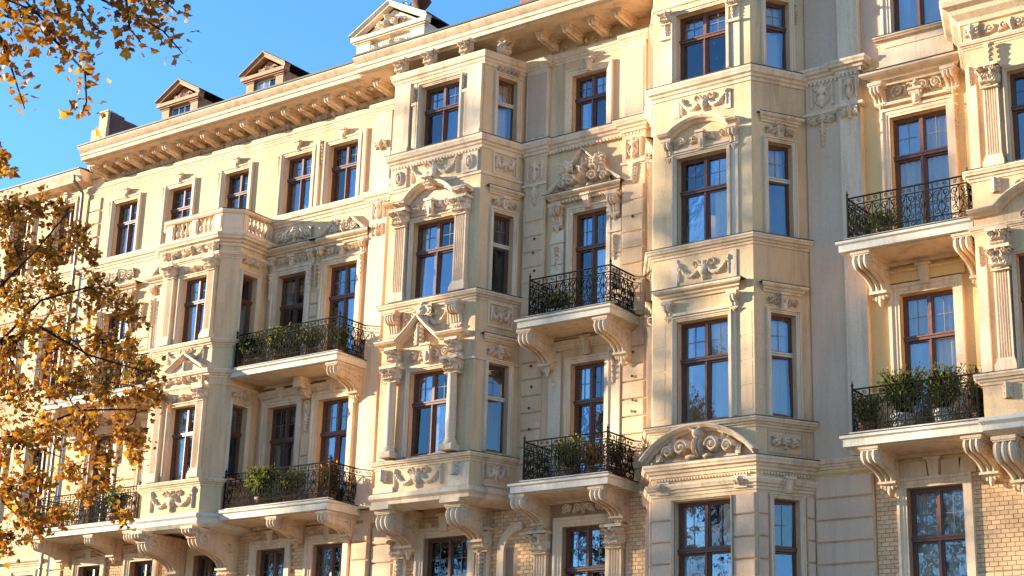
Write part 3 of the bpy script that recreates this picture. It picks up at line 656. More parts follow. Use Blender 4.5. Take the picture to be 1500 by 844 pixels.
plan_sweep('gutter_edge', [(-38.36, 0), (-27.36, 0)], [(.2, 20.474), (1.2, 20.474), (1.2, 20.52), (.2, 20.52)], ZINC, hA)
plan_sweep('eave_cornice', [(-27.35, 0), (-15.2, 0)], EB, TRIM, hB); plan_sweep('gutter_edge', [(-27.35, 0), (-15.2, 0)], [(.2, 20.474), (1.45, 20.474), (1.45, 20.52), (.2, 20.52)], ZINC, hB)
x = -38.22; k = 0
while x < -27.4:
    console(MAIN, x, 20.06, hA, .15 if k % 3 else .2, .60 if k % 3 else .68, .25 if k % 3 else .32, 2, 'corbel', pend=False)
    if k % 2 == 0:
        def boss(): mb = MB(); mb.lathe(0, .42, [(.07, 0), (.10, -.03), (.05, -.06), (.004, -.08)], 8); return mb
        put('boss', cached('boss', boss, 'boss', CARVED), hA, MAIN, x + .26, 0, 20.06)
    x += .52; k += 1

# ---------------- bay of house A
def bay(h, poly, z0, z1, faces, mt=CREAM):
    """faces: list of opening lists for each wall of the plan polygon; returns the frames"""
    fr = []
    for i in range(len(poly) - 1):
        F = Fr(poly[i], poly[i + 1]); fr.append(F); wall('bay_wall', 0, F.L, z0, z1, faces[i], mt, h, F)
    for z in (z0, z1):
        mb = MB(); n = len(poly); mb.add([(p[0], -p[1], z) for p in poly], [tuple(range(n))]); own('bay_floor' if z == z0 else 'bay_roof', mb, mt if z == z0 else ZINC, h)
    return fr
PA = [(-34.15, 0), (-34.15, -1.1), (-33.75, -1.45), (-31.6, -1.45), (-31.2, -1.1), (-31.2, 0)]
FA = Fr((0, -1.45))
frA = bay(hA, PA, 8.72, 16.42, [[(.44, .98, 13.6, 15.38), (.44, .98, 9.95, 11.85)], [], [(-32.94 + 33.75, -31.96 + 33.75, 13.53, 15.37), (-32.94 + 33.75, -31.96 + 33.75, 9.86, 11.84)], [], [(.12, .66, 13.6, 15.38), (.12, .66, 9.95, 11.85)]])
for z0, z1, c in ((13.53, 15.37, 'part'), (9.86, 11.84, 'left')):
    window(FA, -32.94, -31.96, z0, z1, hA, cur=c, trans=.63); sr = surround(FA, -32.94, -31.96, z0, z1, hA, .09)
    for x in (-33.32, -31.77):
        put('fluted_pilaster', fluted(.26, .13, z0 + .02, z1 + .05), hA, FA, x, 0, z0 + .02); capital(FA, x, z1 + .07, hA, .34, .32, .14)
        orn(r_drop, .2, .3, hA, FA, x, z1 + .44, .06, 'side_drop', 2)
    orn(r_scroll, .95, .2, hA, FA, -32.45, z1 + .12, .02, seed=41, n=1)
for F in (frA[0], frA[4]):
    o = .12 if F is frA[4] else .44
    for z0, z1 in ((13.6, 15.38), (9.95, 11.85)): fwin(F, o, o + .54, z0, z1, hA, 'full', .1, leaves=1, bars=False)
    for z in (15.62, 12.0): orn(r_scroll, .6, .22, hA, F, o + .27, z, .0, seed=42, n=1)
pA = PA[:]
plan_sweep('bay_cornice', pA, P_STRING(16.42, .26, .32), TRIM, hA); plan_sweep('bay_architrave', pA, P_STRING(15.93, .12, .16), TRIM, hA)
plan_sweep('bay_sill', pA, P_STRING(13.53, .16, .2), TRIM, hA); plan_sweep('bay_sill', pA, P_STRING(9.86, .15, .18), TRIM, hA); plan_sweep('bay_hood', pA, P_STRING(12.72, .18, .22), TRIM, hA)
plan_sweep('bay_architrave', pA, P_STRING(12.36, .08, .1), TRIM, hA)
plan_sweep('bay_base', pA, [(-.02, 8.98), (.10, 8.98), (.12, 8.90), (.06, 8.85), (.06, 8.74), (-.04, 8.66), (-.3, 8.6), (-.3, 8.98)], WHITE, hA)
orn(r_scroll, 1.7, .36, hA, FA, -32.6, 15.96, .02, seed=44); orn(r_panel, .26, .34, hA, FA, -33.6, 15.97, .05, seed=6); orn(r_panel, .26, .34, hA, FA, -31.76, 15.97, .05, seed=6)
orn(r_swag, 1.5, .4, hA, FA, -32.55, 13.0, .0, seed=45); orn(r_swag, 1.7, .62, hA, FA, -32.6, 9.06, .0, seed=46); orn(r_scroll, 1.5, .26, hA, FA, -32.5, 12.42, .02, seed=47)
pediment(FA, [(-33.1, 12.74), (-32.45, 13.12), (-31.8, 12.74)], hA, .2, .1); tp = MB(); tp.prism([(-33.05, 12.73), (-32.45, 13.08), (-31.85, 12.73)], 0, .06); own('tympanum', tp, TRIM, hA, FA); orn(r_acanthus, .24, .26, hA, FA, -32.45, 12.76, .07)
# balustrade
bz = 16.44
def ring_in(p, q): return [(x, y) for x, y in p]
plan_sweep('balustrade_rail', [(x * 1.0, y) for x, y in PA], [(-.16, 17.02), (.06, 17.02), (.10, 17.06), (.10, 17.12), (-.16, 17.12)], TRIM, hA)
plan_sweep('balustrade_edge', PA, [(-.17, 17.124), (.11, 17.124), (.11, 17.14), (-.17, 17.14)], ZINC, hA)
plan_sweep('balustrade_plinth', PA, [(-.14, bz - .03), (.05, bz - .03), (.05, bz + .08), (.02, bz + .12), (-.14, bz + .12)], TRIM, hA)
def baluster():
    mb = MB(); mb.lathe(0, 0, [(.05, 0), (.05, .05), (.03, .07), (.045, .12), (.062, .17), (.055, .22), (.03, .30), (.027, .36), (.04, .39), (.05, .41), (.05, .465)], 12); return mb
bme = cached('bal', baluster, 'baluster', TRIM, smooth=.9)
def pier(F, s0, s1):
    mb = MB(); mb.box(s0, s1, -.12, .03, bz + .12, 17.02); mb.box(s0 + .04, s1 - .04, .03, .045, bz + .17, 16.97); own('balustrade_pier', mb, TRIM, hA, F)
for F, L in ((Fr(PA[2], PA[3]), 2.15), (Fr(PA[4], PA[5]), 1.1), (Fr(PA[0], PA[1]), 1.1)):
    if L > 2:
        for a, b in ((0, .3), (.98, 1.2), (L - .3, L)): pier(F, a, b)
        for a, b in ((.3, .98), (1.2, L - .3)):
            n = 4
            for i in range(n): put('baluster', bme, hA, F, a + (b - a) * (i + .5) / n, -.05, bz + .11)
    else:
        for a, b in ((0, .14), (.86, L)): pier(F, a, b)
        for i in range(5): put('baluster', bme, hA, F, .14 + .72 * (i + .5) / 5, -.05, bz + .11)
for i in (1, 3):
    F = Fr(PA[i], PA[i + 1]); pier(F, 0, F.L)
for x in (-33.6, -31.75):
    console(FA, x, 8.64, hA, .36, .2, .3, 3, pend=False); put('bracket', console_mesh(.38, 1.4, 1.15, 3, .2, True), hA, MAIN, x, 0, 8.62)
    put('fluted_pilaster', fluted(.34, .07, 5.3, 7.35, 4), hA, MAIN, x, 0, 5.3); capital(MAIN, x, 7.36, hA, .42, .3, .1)
bR = balcony(hA, -31.17, -27.46, 1.2, 12.70, 12.5, (-31.1, -27.55), [-27.72], left=False, bw=.32, BH=.8, label='upper balcony of the left wing, overgrown at its left end')
bR2 = balcony(hA, -31.17, -27.46, 1.2, 9.03, 8.8, (-31.1, -27.55), [-29.4, -27.72], left=False, bw=.3, BH=.62, label='lower balcony right of the balustraded bay with grass-like plants')
bL = balcony(hA, -38.6, -34.2, 1.2, 12.70, 12.5, (-38.45, -34.3), [-38.3, -36.15], right=False, label='upper balcony mostly hidden by autumn leaves')
bL2 = balcony(hA, -38.6, -34.2, 1.2, 9.05, 8.84, (-38.45, -34.3), [-38.3, -36.15, -34.6], right=False, bw=.3, BH=.62, label='lower balcony left of the balustraded bay')
cb = MB(); cb.box(-29.55, -29.3, 0, .5, 12.2, 12.47); own('small_bracket', cb, TRIM, hA); capital(MAIN, -29.44, 12.0, hA, .3, .3, .2)

# ---------------- house B
opsB = [(-21.42, -20.42, 17.4, 19.02), (-21.32, -20.38, 12.7, 15.47), (-21.3, -20.38, 8.95, 11.8)]
wall('wall', -27.35, -15.25, 8.6, 20.3, opsB, CREAM, hB)
wall('wall', -27.35, -15.25, 5.2, 8.6, [(-25.4, -24.08, 5.6, 8.1), (-21.45, -20.29, 5.6, 8.07)], MORTAR, hB)
wall('wall', -27.35, -15.25, 0, 5.2, [], CREAM, hB)
PB = [(-26.4, 0), (-26.0, -1.2), (-23.2, -1.2), (-22.8, 0)]; FB = Fr((0, -1.2))
w4, w3, w2 = (-25.12, -23.93, 17.47, 19.15), (-25.18, -23.88, 13.6, 15.58), (-25.07, -23.88, 9.8, 11.82)
sh = lambda o, x: (o[0] - x, o[1] - x, o[2], o[3])
cw = [(.40, .98, 17.47, 19.12), (.40, .98, 13.6, 15.6), (.40, .98, 9.82, 11.9)]
mw = [(.28, .86, 17.47, 19.12), (.28, .86, 13.6, 15.6), (.28, .86, 9.82, 11.9)]
fB = bay(hB, PB, 8.78, 19.66, [mw, [sh(o, -26.0) for o in (w4, w3, w2)], cw])
CT = plan_sweep
pB_ = [(-27.0, 0), (-26.4, 0), (-26.0, -1.2), (-23.2, -1.2), (-22.8, 0), (-22.72, 0), (-22.72, -.1), (-22.08, -.1), (-22.08, 0), (-19.92, 0), (-19.92, -.1), (-19.3, -.1), (-19.3, 0), (-19.2, 0), (-18.42, -1.15), (-15.98, -1.15), (-15.25, 0)]
CT('string_course', pB_, P_STRING(17.46, .17, .3), TRIM, hB); CT('lead_flashing', pB_, [(-.01, 17.464), (.18, 17.464), (.18, 17.48), (-.01, 17.48)], ZINC, hB)
CT('bay_cornice', PB, P_STRING(19.66, .14, .32), TRIM, hB)
for z, o, hh in ((13.57, .17, .2), (9.73, .15, .18)): CT('bay_sill', PB, P_STRING(z, o, hh), TRIM, hB); CT('lead_flashing', PB, [(-.01, z + .004), (o + .01, z + .004), (o + .01, z + .018), (-.01, z + .018)], ZINC, hB)
CT('bay_base', PB, [(-.3, 9.0), (.02, 9.0), (.10, 8.96), (.12, 8.86), (.05, 8.80), (.05, 8.72), (-.08, 8.66), (-.3, 8.60)], TRIM, hB)
CT('frieze_line', PB, [(-.01, 16.56), (.035, 16.56), (.035, 16.5), (-.01, 16.48)], TRIM, hB)
CT('frieze_line', PB, [(-.01, 11.98), (.03, 11.98), (.03, 11.93), (-.01, 11.92)], TRIM, hB)
dentils(FB, -25.95, -23.2, 17.09, hB, .07); dentils(MAIN, -22.75, -19.3, 17.09, hB, .10, base=0)
# bay 2 front, top floor
window(FB, *w4, hB, cur='right'); surround(FB, *w4[:3], w4[3], hB, .1)
for a, b in ((-25.96, -25.46), (-23.68, -23.22)):
    p = MB(); p.box(a, b, 0, .09, 17.47, 19.36); p.box(a + .0, b, .09, .12, 17.47, 17.62); own('pilaster', p, TRIM, hB, FB)
for x in (-25.33, -23.78): p = MB(); p.box(x - .05, x + .05, 0, .05, 17.5, 19.3); p.box(x - .08, x + .08, 0, .08, 18.7, 18.78); own('side_strip', p, TRIM, hB, FB); orn(r_acanthus, .14, .4, hB, FB, x, 18.8, .05, seed=2)
# third floor
window(FB, *w3, hB, cur='right'); surround(FB, w3[0], w3[1], w3[2], w3[3], hB, .09)
for x in (-25.52, -23.66):
    put('fluted_pilaster', fluted(.34, .14, 13.6, 15.5), hB, FB, x, 0, 13.6); capital(FB, x, 15.52, hB, .44, .4, .16); capital(FB, x, 15.95, hB, .3, .16, .12)
    for q in (-.0,): pass
pediment(FB, [(-26.0, 16.05), (-25.35, 16.05)], hB, .3, .12); pediment(FB, [(-23.85, 16.05), (-23.38, 16.05)], hB, .3, .12)
pediment(FB, arc(-25.32, -23.95, 16.06, .36), hB, .26, .13)
tp = MB(); tp.prism([(-25.3, 15.75)] + arc(-25.3, -23.97, 16.05, .33, 12) + [(-23.97, 15.75)], 0, .03); own('tympanum', tp, MAUVE, hB, FB)
orn(r_scroll, 1.25, .3, hB, FB, -24.6, 15.78, .03, seed=50, n=1); keystone(FB, -24.6, 15.62, hB, .2, .42, .22); capital(FB, -24.62, 16.38, hB, .26, .26, .16)
# friezes
orn(r_swag, 1.55, .52, hB, FB, -24.62, 16.6, .0, seed=51); orn(r_oval, .24, .42, hB, FB, -25.7, 16.62, .05, seed=1); orn(r_oval, .24, .42, hB, FB, -23.5, 16.62, .05, seed=1)
for x in (-25.7, -23.5): p = MB(); p.box(x - .22, x + .22, 0, .05, 16.58, 17.1); own('frieze_panel', p, TRIM, hB, FB)
for x in (-25.6, -23.72): console(FB, x, 13.36, hB, .3, .26, .72, 4)
orn(r_swag, 1.5, .55, hB, FB, -24.66, 12.78, .0, seed=52); orn(r_scroll, .6, .5, hB, FB, -24.72, 13.0, .06, seed=53, n=1)
# second floor hood: broken gable with urn
pediment(FB, [(-26.02, 12.5), (-25.36, 12.5), (-24.98, 12.78), (-24.76, 13.0), (-24.54, 12.78), (-24.2, 12.5), (-23.36, 12.5)], hB, .3, .12)
orn(r_acanthus, .34, .55, hB, FB, -24.76, 12.42, .12, seed=5); keystone(FB, -24.5, 11.95, hB, .26, .46, .2)
orn(r_scroll, 1.25, .34, hB, FB, -24.5, 12.02, .01, seed=54, n=1)
window(FB, *w2, hB, cur='none'); surround(FB, w2[0], w2[1], w2[2], w2[3], hB, .09)
for x in (-25.5, -23.68): round_column(FB, x, 9.78, 11.7, hB, .12, .15); capital(FB, x, 11.62, hB, .42, .34, .22); capital(FB, x, 12.08, hB, .3, .34, .16); p = MB(); p.box(x - .2, x + .2, 0, .14, 12.0, 12.08); own('capital_abacus', p, TRIM, hB, FB)
orn(r_swag, 1.5, .52, hB, FB, -24.7, 9.03, .0, seed=55); 
for x in (-25.72, -23.6): orn(r_acanthus, .26, .3, hB, FB, x, 9.25, .04, seed=6)
for a_, b_, d_, z_ in ((-26.0, -25.4, .06, 9.14), (-23.8, -23.2, .03, 9.5)): p = MB(); p.box(a_, b_, 0, d_, 9.0, z_); own('apron_plinth', p, TRIM, hB, FB)
# edge strips on the bay corners
for F, ss in ((fB[2], (.16, 1.13)), (fB[0], (.1, 1.1))):
    off = .40 if F is fB[2] else .28
    for z0, z1, sg in ((17.47, 19.12, 0), (13.6, 15.6, 1), (9.82, 11.9, 1)):
        fwin(F, off, off + .58, z0, z1, hB, 'full' if z0 > 17 else 'none', .1, leaves=1, bars=True, tr_wood=WOODW, tilt=-15 if z0 != 13.6 else 0)
        if sg: hood(F, off - .12, off + .7, z1 + .62 + (.04 if z0 < 10 else 0), hB, .14, .16); keystone(F, off + .29, z1 + .1, hB, .17, .3, .12, face=False); orn(r_scroll, .66, .24, hB, F, off + .29, z1 + .14, .01, seed=57, n=1)
        else: orn(r_scroll, .6, .2, hB, F, off + .29, 19.12 + .12, .01, seed=58, n=1)
    for z in (16.62, 12.82, 9.08): 
        w_ = F.L * .5; p = MB(); p.sweep([(off - .02, z), (off - .02, z + .5), (off + .6, z + .5), (off + .6, z)], [(0, 0), (0, .03), (.05, .03), (.05, 0)], closed=True); own('panel_frame', p, TRIM, hB, F)
        orn(r_swag, .58, .36, hB, F, off + .29, z + .07, 0, seed=59)
for x in (-25.78, -24.86, -23.72): capital(FB, x, 19.68, hB, .32, .36, .1)
capital(fB[2], .5, 19.68, hB, .32, .36, .1)
for x in (-25.75, -23.68):
    put('bracket', console_mesh(.4, 1.15, .95, 3, .19, True), hB, MAIN, x, 0, 8.62); p = MB(); p.box(x - .28, x + .28, 0, 1.3, 8.62, 8.72); own('bracket_cap', p, TRIM, hB)
for x in (-26.08, -23.62): put('fluted_pilaster', fluted(.34, .1, 5.3, 7.66, 4), hB, MAIN, x, 0, 5.3); capital(MAIN, x, 7.68, hB, .44, .5, .14); orn(r_drop, .3, .6, hB, MAIN, x, 7.05, .12, 'side_drop', 12)
fwin(MAIN, -25.4, -24.08, 5.6, 8.1, hB, 'sides', .24, trans=.62); keystone(MAIN, -24.74, 8.2, hB, .3, .4, .2, face=False); orn(r_scroll, 1.3, .26, hB, MAIN, -24.74, 8.26, .02, seed=60)
# middle: top floor
fwin(MAIN, *opsB[0], hB, 'sides', .17); keystone(MAIN, -20.92, 19.02, hB, .2, .34, .14)
for a, b in ((-22.72, -22.08), (-19.92, -19.3)):
    p = MB(); p.box(a, b, 0, .09, 17.46, 19.42); own('pilaster', p, TRIM, hB); p = MB(); p.box(a + .05, b - .05, .09, .10, 17.62, 19.3); own('pilaster_panel', p, MAUVE, hB)
    p = MB(); p.box(a, b, 0, .09, 12.7, 17.18); own('pilaster', p, CREAM, hB)
    c = (a + b) / 2; orn(r_panel, .5, .56, hB, MAIN, c, 16.46, .09, seed=1); orn(r_drop, .42, .5, hB, MAIN, c, 15.86, .09, 'side_drop', 14)
    p = MB(); p.box(a - .03, b + .03, .085, .13, 16.36, 16.42); own('panel_ledge', p, TRIM, hB)
    block_col(hB, MAIN, a + .02, b - .02, 12.7, 15.85, .385, base=.085, d=.03); block_col(hB, MAIN, a + .02, b - .02, 9.0, 12.4, .40, d=.04)
CT('architrave', [(-22.9, 0), (-22.75, 0), (-22.75, -.09), (-22.05, -.09), (-22.05, 0), (-19.95, 0), (-19.95, -.09), (-19.27, -.09), (-19.27, 0)], P_STRING(19.68, .10, .26), TRIM, hB)
orn(r_scroll, 1.6, .2, hB, MAIN, -21.0, 19.74, 0, 'carved_frieze', 31)
p = MB(); p.box(-27.0, -26.42, 0, .08, 17.5, 19.4); own('pilaster', p, TRIM, hB); CT('architrave', [(-27.0, 0), (-26.42, 0)], P_STRING(19.68, .16, .26), TRIM, hB); orn(r_scroll, .42, .34, hB, MAIN, -26.75, 18.2, .08, seed=33, n=1); orn(r_scroll, .5, .3, hB, MAIN, -26.75, 19.72, 0, seed=34, n=1)
x = -27.1
while x < -19.0:
    if x < -26.3 or x > -22.6: console(MAIN, x, 20.06, hB, .19, .72, .30, 2, 'corbel', pend=False)
    x += .74
# middle: ornate gable hood on the third floor
G0, G1, gz = -21.95, -19.98, 15.86
hood(MAIN, G0 + .08, G1 - .08, gz + .12, hB, .26, .16); dentils(MAIN, G0 + .1, G1 - .1, gz - .1, hB, .14, .05)
pediment(MAIN, [(G0, gz + .12), (G0 + .42, gz + .42), (G0 + .66, gz + .80)], hB, .2, .12); pediment(MAIN, [(G1 - .66, gz + .78), (G1 - .42, gz + .42), (G1, gz + .12)], hB, .2, .12)
pediment(MAIN, [(-21.24, gz + .78), (-20.97, gz + 1.04), (-20.70, gz + .78)], hB, .26, .07)
tp = MB(); tp.prism([(G0 + .1, gz + .1), (G0 + .45, gz + .4), (G0 + .75, gz + .84), (-20.97, gz + 1.0), (G1 - .75, gz + .84), (G1 - .45, gz + .4), (G1 - .1, gz + .1)], 0, .08); own('tympanum', tp, TRIM, hB)
orn(r_tymp, 1.5, .56, hB, MAIN, -20.97, gz + .14, .06, seed=61); orn(r_acanthus, .34, .42, hB, MAIN, -20.97, gz + .62, .1, seed=62)
for sg in (-1, 1): orn(r_acanthus, .3, .5, hB, MAIN, -20.97 + sg * .5, gz + .42, .16, seed=63); orn(r_scroll, .4, .4, hB, MAIN, -20.97 + sg * .42, gz + .5, .2, seed=64, n=1)
keystone(MAIN, -20.88, 15.5, hB, .22, .34, .2)
fwin(MAIN, *opsB[1], hB, 'right', .15, trans=.69); 
for x in (-21.72, -20.12):
    p = MB(); p.box(x - .17, x + .17, 0, .07, 12.7, 15.1); p.box(x - .19, x + .19, 0, .11, 14.78, 14.84); own('side_strip', p, TRIM, hB); console(MAIN, x, 15.72, hB, .24, .22, .62, 3, d=.04); orn(r_drop, .24, .62, hB, MAIN, x, 14.1, .07, 'side_drop', 15); orn(r_acanthus, .2, .5, hB, MAIN, x, 13.4, .07, seed=66)
    for z in (13.25, 13.75, 14.25): q = MB(); q.box(x - .17, x + .17, .07, .078, z, z + .018); own('joint_line', q, MORTAR, hB)
fwin(MAIN, *opsB[2], hB, 'left', .15, trans=.69); hood(MAIN, -21.75, -20.0, 12.36, hB, .14, .2); keystone(MAIN, -20.84, 11.95, hB, .24, .44, .16, face=False)
for x in (-21.72, -20.12):
    p = MB(); p.box(x - .17, x + .17, 0, .06, 9.0, 12.1); own('side_strip', p, TRIM, hB); orn(r_drop, .24, .8, hB, MAIN, x, 11.2, .06, 'side_drop', 17)
balcony(hB, -22.05, -19.48, 1.2, 12.67, 12.47, (-21.75, -19.56), [-22.0 + .12, -19.82], bw=.33, BH=.86, label='upper centre balcony with small potted plant')
balcony(hB, -22.1, -19.48, 1.2, 8.90, 8.69, (-21.78, -19.58), [-21.95, -19.86], bw=.34, BH=.72, label='lower centre balcony with leafy plants')
orn(r_scroll, 1.1, .3, hB, MAIN, -20.87, 8.32, .03, seed=70)
fwin(MAIN, -21.45, -20.29, 5.6, 8.07, hB, 'none', .22, trans=.62)
for x in (-21.98, -20.0): put('fluted_pilaster', fluted(.34, .12, 5.3, 7.5, 4), hB, MAIN, x, 0, 5.3); capital(MAIN, x, 7.52, hB, .46, .46, .16)
n0 = bricks(hB, MAIN, -19.78, -19.2, 5.2, 8.58, 0, 300); n0 = bricks(hB, MAIN, -23.35, -22.2, 6.4, 8.58, n0, 300, holes=[(-23.0, -22.62, 5.2, 7.75)])
bricks(hB, MAIN, -27.0, -22.2, 5.2, 8.58, n0, n0, holes=[(-25.66, -23.84, 5.2, 8.36), (-23.36, -22.2, 6.38, 8.6)])
p = MB(); p.sweep([(-23.02, 5.3), (-23.02, 7.62)] + [(-22.50 - .52 * math.cos(a), 7.62 + .5 * math.sin(a)) for a in np.linspace(.2, PI / 2, 8)], [(-.02, 0), (-.02, .10), (.16, .10), (.16, 0)]); own('arch_moulding', p, TRIM, hB)
block_col(hB, MAIN, -27.02, -26.35, 5.2, 8.5, .44, mt=BLOCK)

def anchor(): mb = MB(); mb.box(-.03, .03, 0, .02, -.012, .012); mb.box(-.012, .012, 0, .025, -.03, .03); return mb
for sx, sz in [(-22.35, 15.0), (-22.38, 14.65), (-22.33, 14.2), (-22.36, 13.8), (-22.4, 11.9), (-22.37, 11.4), (-22.42, 10.9), (-22.4, 10.4), (-19.6, 15.05), (-19.6, 11.85), (-19.62, 11.3), (-19.6, 10.75), (-19.62, 10.5)]:
    put('wall_anchor', cached('anchor', anchor, 'wall_anchor', RUST), hB, MAIN, sx, .06 if sz < 12.5 else .12, sz)
# ---------------- bay 3 of house B
PC = [(-19.2, 0), (-18.42, -1.15), (-15.98, -1.15), (-15.25, 0)]; FC = Fr((0, -1.15))
o4, o3, o2, o1 = (-17.83, -16.56, 17.57, 19.17), (-17.81, -16.57, 13.66, 15.7), (-17.81, -16.57, 9.77, 11.98), (-17.88, -16.55, 5.5, 8.14)
c3 = [(.38, .97, 17.57, 19.2), (.38, .97, 13.7, 15.8), (.38, .97, 9.8, 11.98), (.38, .97, 5.5, 8.11)]
fC = bay(hB, PC, 0, 22.6, [c3, [sh(o, -18.42) for o in (o4, o3, o2, o1)], c3], CREAM)
CT('bay_sill', PC, P_STRING(13.64, .17, .2), TRIM, hB); CT('bay_sill', PC, P_STRING(9.72, .18, .18), TRIM, hB); CT('bay_cornice', PC, P_STRING(8.92, .2, .26), TRIM, hB); CT('bay_architrave', PC, P_STRING(8.50, .15, .24), TRIM, hB)
for z, o in ((13.644, .18), (9.724, .19), (8.924, .21)): CT('lead_flashing', PC, [(-.01, z), (o, z), (o, z + .014), (-.01, z + .014)], ZINC, hB)
CT('frieze_line', PC, [(-.01, 19.5), (.05, 19.5), (.04, 19.42), (-.01, 19.4)], TRIM, hB); CT('bay_cornice', PC, P_STRING(21.3, .3, .4), TRIM, hB)
dentils(FC, -18.3, -16.05, 8.58, hB, .05, .045, .035, .035)
for F in (fC[0], fC[2]):
    dentils(F, .1, 1.2, 8.58, hB, .05, .045, .035, .035)
for o, c in ((o4, 'full'), (o3, 'part'), (o2, 'right'), (o1, 'sides')):
    window(FC, *o, hB, cur=c, rec=.22); surround(FC, o[0], o[1], o[2], o[3], hB, .1 if o is not o1 else .04)
for x in (-18.06, -16.36):
    p = MB(); p.box(x - .14, x + .14, 0, .04, 17.5, 19.3); p.box(x - .17, x + .17, .04, .10, 18.62, 18.68); own('side_strip', p, TRIM, hB, FC); orn(r_drop, .26, .5, hB, FC, x, 18.7, .05, 'side_drop', 18); capital(FC, x, 19.02, hB, .3, .24, .08)
# fourth floor frieze + arched hood
orn(r_swag, 1.25, .42, hB, FC, -17.12, 16.68, 0, seed=71); p = MB(); p.box(-17.9, -17.74, 0, .03, 16.68, 17.06); p.box(-16.6, -16.46, 0, .03, 16.62, 17.06); own('frieze_panel', p, TRIM, hB, FC)
pediment(FC, [(-18.2, 16.18), (-17.95, 16.18)] + arc(-17.9, -16.5, 16.18, .26) + [(-16.46, 16.2), (-16.24, 16.2)], hB, .24, .12)
orn(r_scroll, 1.3, .26, hB, FC, -17.15, 15.94, .02, seed=72, n=2); keystone(FC, -17.15, 15.76, hB, .18, .42, .18); CT_ = MB(); CT_.box(-17.98, -16.42, 0, .05, 15.84, 15.9); own('lintel_line', CT_, TRIM, hB, FC)
for x in (-18.0, -16.38): console(FC, x, 16.16, hB, .18, .16, .5, 2)
p = MB(); p.box(-16.46, -16.30, 0, .035, 13.7, 15.7); own('side_strip', p, TRIM, hB, FC)
# third floor apron + straight hood
orn(r_swag, 1.35, .48, hB, FC, -17.15, 12.82, 0, seed=73); p = MB(); p.box(-17.95, -17.8, 0, .03, 12.74, 13.38); p.box(-16.52, -16.36, 0, .03, 12.74, 13.38); own('frieze_panel', p, TRIM, hB, FC)
hood(FC, -18.12, -16.34, 12.68, hB, .24, .2); 
for x in (-18.0, -16.42): console(FC, x, 12.44, hB, .17, .14, .42, 2)
p = MB(); p.box(-17.9, -16.5, 0, .05, 12.12, 12.18); p.box(-16.5, -16.38, 0, .035, 9.8, 12.1); own('lintel_line', p, TRIM, hB, FC)
# faint joints of the painted render: shallow blocks
for a, b in ((-18.4, -18.08), (-16.34, -16.0)): block_col(hB, FC, a, b, 9.8, 12.0, .53, d=.005, gap=.006)
# arched pediment over the ground floor window
pediment(FC, arc(-18.5, -16.0, 8.96, .60, 26), hB, .26, .13); tp = MB(); tp.prism(arc(-18.42, -16.08, 8.94, .55, 20), 0, .02); own('tympanum', tp, MAUVE, hB, FC)
orn(r_tymp, 2.0, .66, hB, FC, -17.25, 8.95, .02, seed=75)
for x in (-18.12, -16.3): orn(r_scroll, .26, .2, hB, FC, x, 8.34, .08, seed=76, n=1); p = MB(); p.box(x - .15, x + .15, 0, .08, 8.3, 8.56); own('frieze_panel', p, TRIM, hB, FC)
block_col(hB, FC, -18.40, -17.92, 0.3, 8.22, .445, mt=BLOCK); block_col(hB, FC, -16.50, -15.99, 0.3, 8.22, .445, mt=BLOCK)
for F in (fC[0], fC[2]):
    for (a, b, z0, z1), wd, c in zip(c3, (WOOD, WOODW, WOODW, WOOD), ('full', 'top', 'full', 'none')): fwin(F, a, b, z0, z1, hB, c, .1, leaves=1, tr_wood=wd, tilt=-8)
    for z1 in (15.8, 11.98): hood(F, .24, 1.12, z1 + .62, hB, .15, .18); keystone(F, .67, z1 + .08, hB, .2, .34, .13, face=False); orn(r_scroll, .66, .22, hB, F, .67, z1 + .16, .01, seed=77, n=1)
    keystone(F, .67, 8.2, hB, .2, .32, .2); orn(r_scroll, .62, .3, hB, F, .67, 9.12, .01, seed=78, n=1)
    p = MB(); p.sweep([(.3, 9.06), (.3, 9.48), (1.06, 9.48), (1.06, 9.06)], [(0, 0), (0, .02), (.03, .02), (.03, 0)], closed=True); own('panel_frame', p, MAUVE, hB, F)
    block_col(hB, F, .03, .26, 0.3, 8.22, .445, mt=BLOCK); block_col(hB, F, 1.12, F.L - .03, 0.3, 8.22, .445, mt=BLOCK)
    orn(r_drop, .16, .5, hB, F, 1.14, 18.7, .02, 'side_drop', 19); block_col(hB, F, .03, .28, 9.8, 12.0, .53, d=.006, gap=.008)

# ---------------- house C
opC = [(-13.21, -12.04, 17.88, 20.0), (-13.33, -12.09, 13.12, 16.07), (-13.28, -12.14, 9.12, 12.18)]
wall('wall', -15.25, -8.0, 17.5, 23, [opC[0]], MAUVE, hC); wall('wall', -15.25, -8.0, 8.7, 17.5, opC[1:], GOLD, hC); wall('wall', -15.25, -8.0, 5.2, 8.7, [(-13.29, -12.14, 5.6, 8.22)], MORTAR, hC); wall('wall', -15.25, -8, 0, 5.2, [], CREAM, hC)
p = MB(); p.box(-15.23, -14.4, 0, .05, 8.96, 17.3); own('wall_panel', p, plaster('beige plaster', (.71, .495, .335), (.66, .44, .28), amt=.35), hC)
p = MB(); p.box(-14.4, -13.93, 0, .15, 8.96, 23); own('pilaster', p, TRIM, hC)
p = MB(); p.box(-15.23, -14.44, 0, .04, 17.56, 20.6); own('wall_panel', p, MAUVE, hC)
CT('string_course', [(-15.25, 0), (-15.25, -.05), (-14.42, -.05), (-14.42, -.15), (-13.9, -.15), (-13.9, 0)], P_STRING(17.54, .2, .28), TRIM, hC)
CT('string_course', [(-13.9, 0), (-11.6, 0)], P_STRING(17.3, .05, .3), CREAM, hC)
dentils(MAIN, -15.2, -14.4, 17.2, hC, .04, base=.05); dentils(MAIN, -14.4, -13.93, 17.2, hC, .04, base=.15)
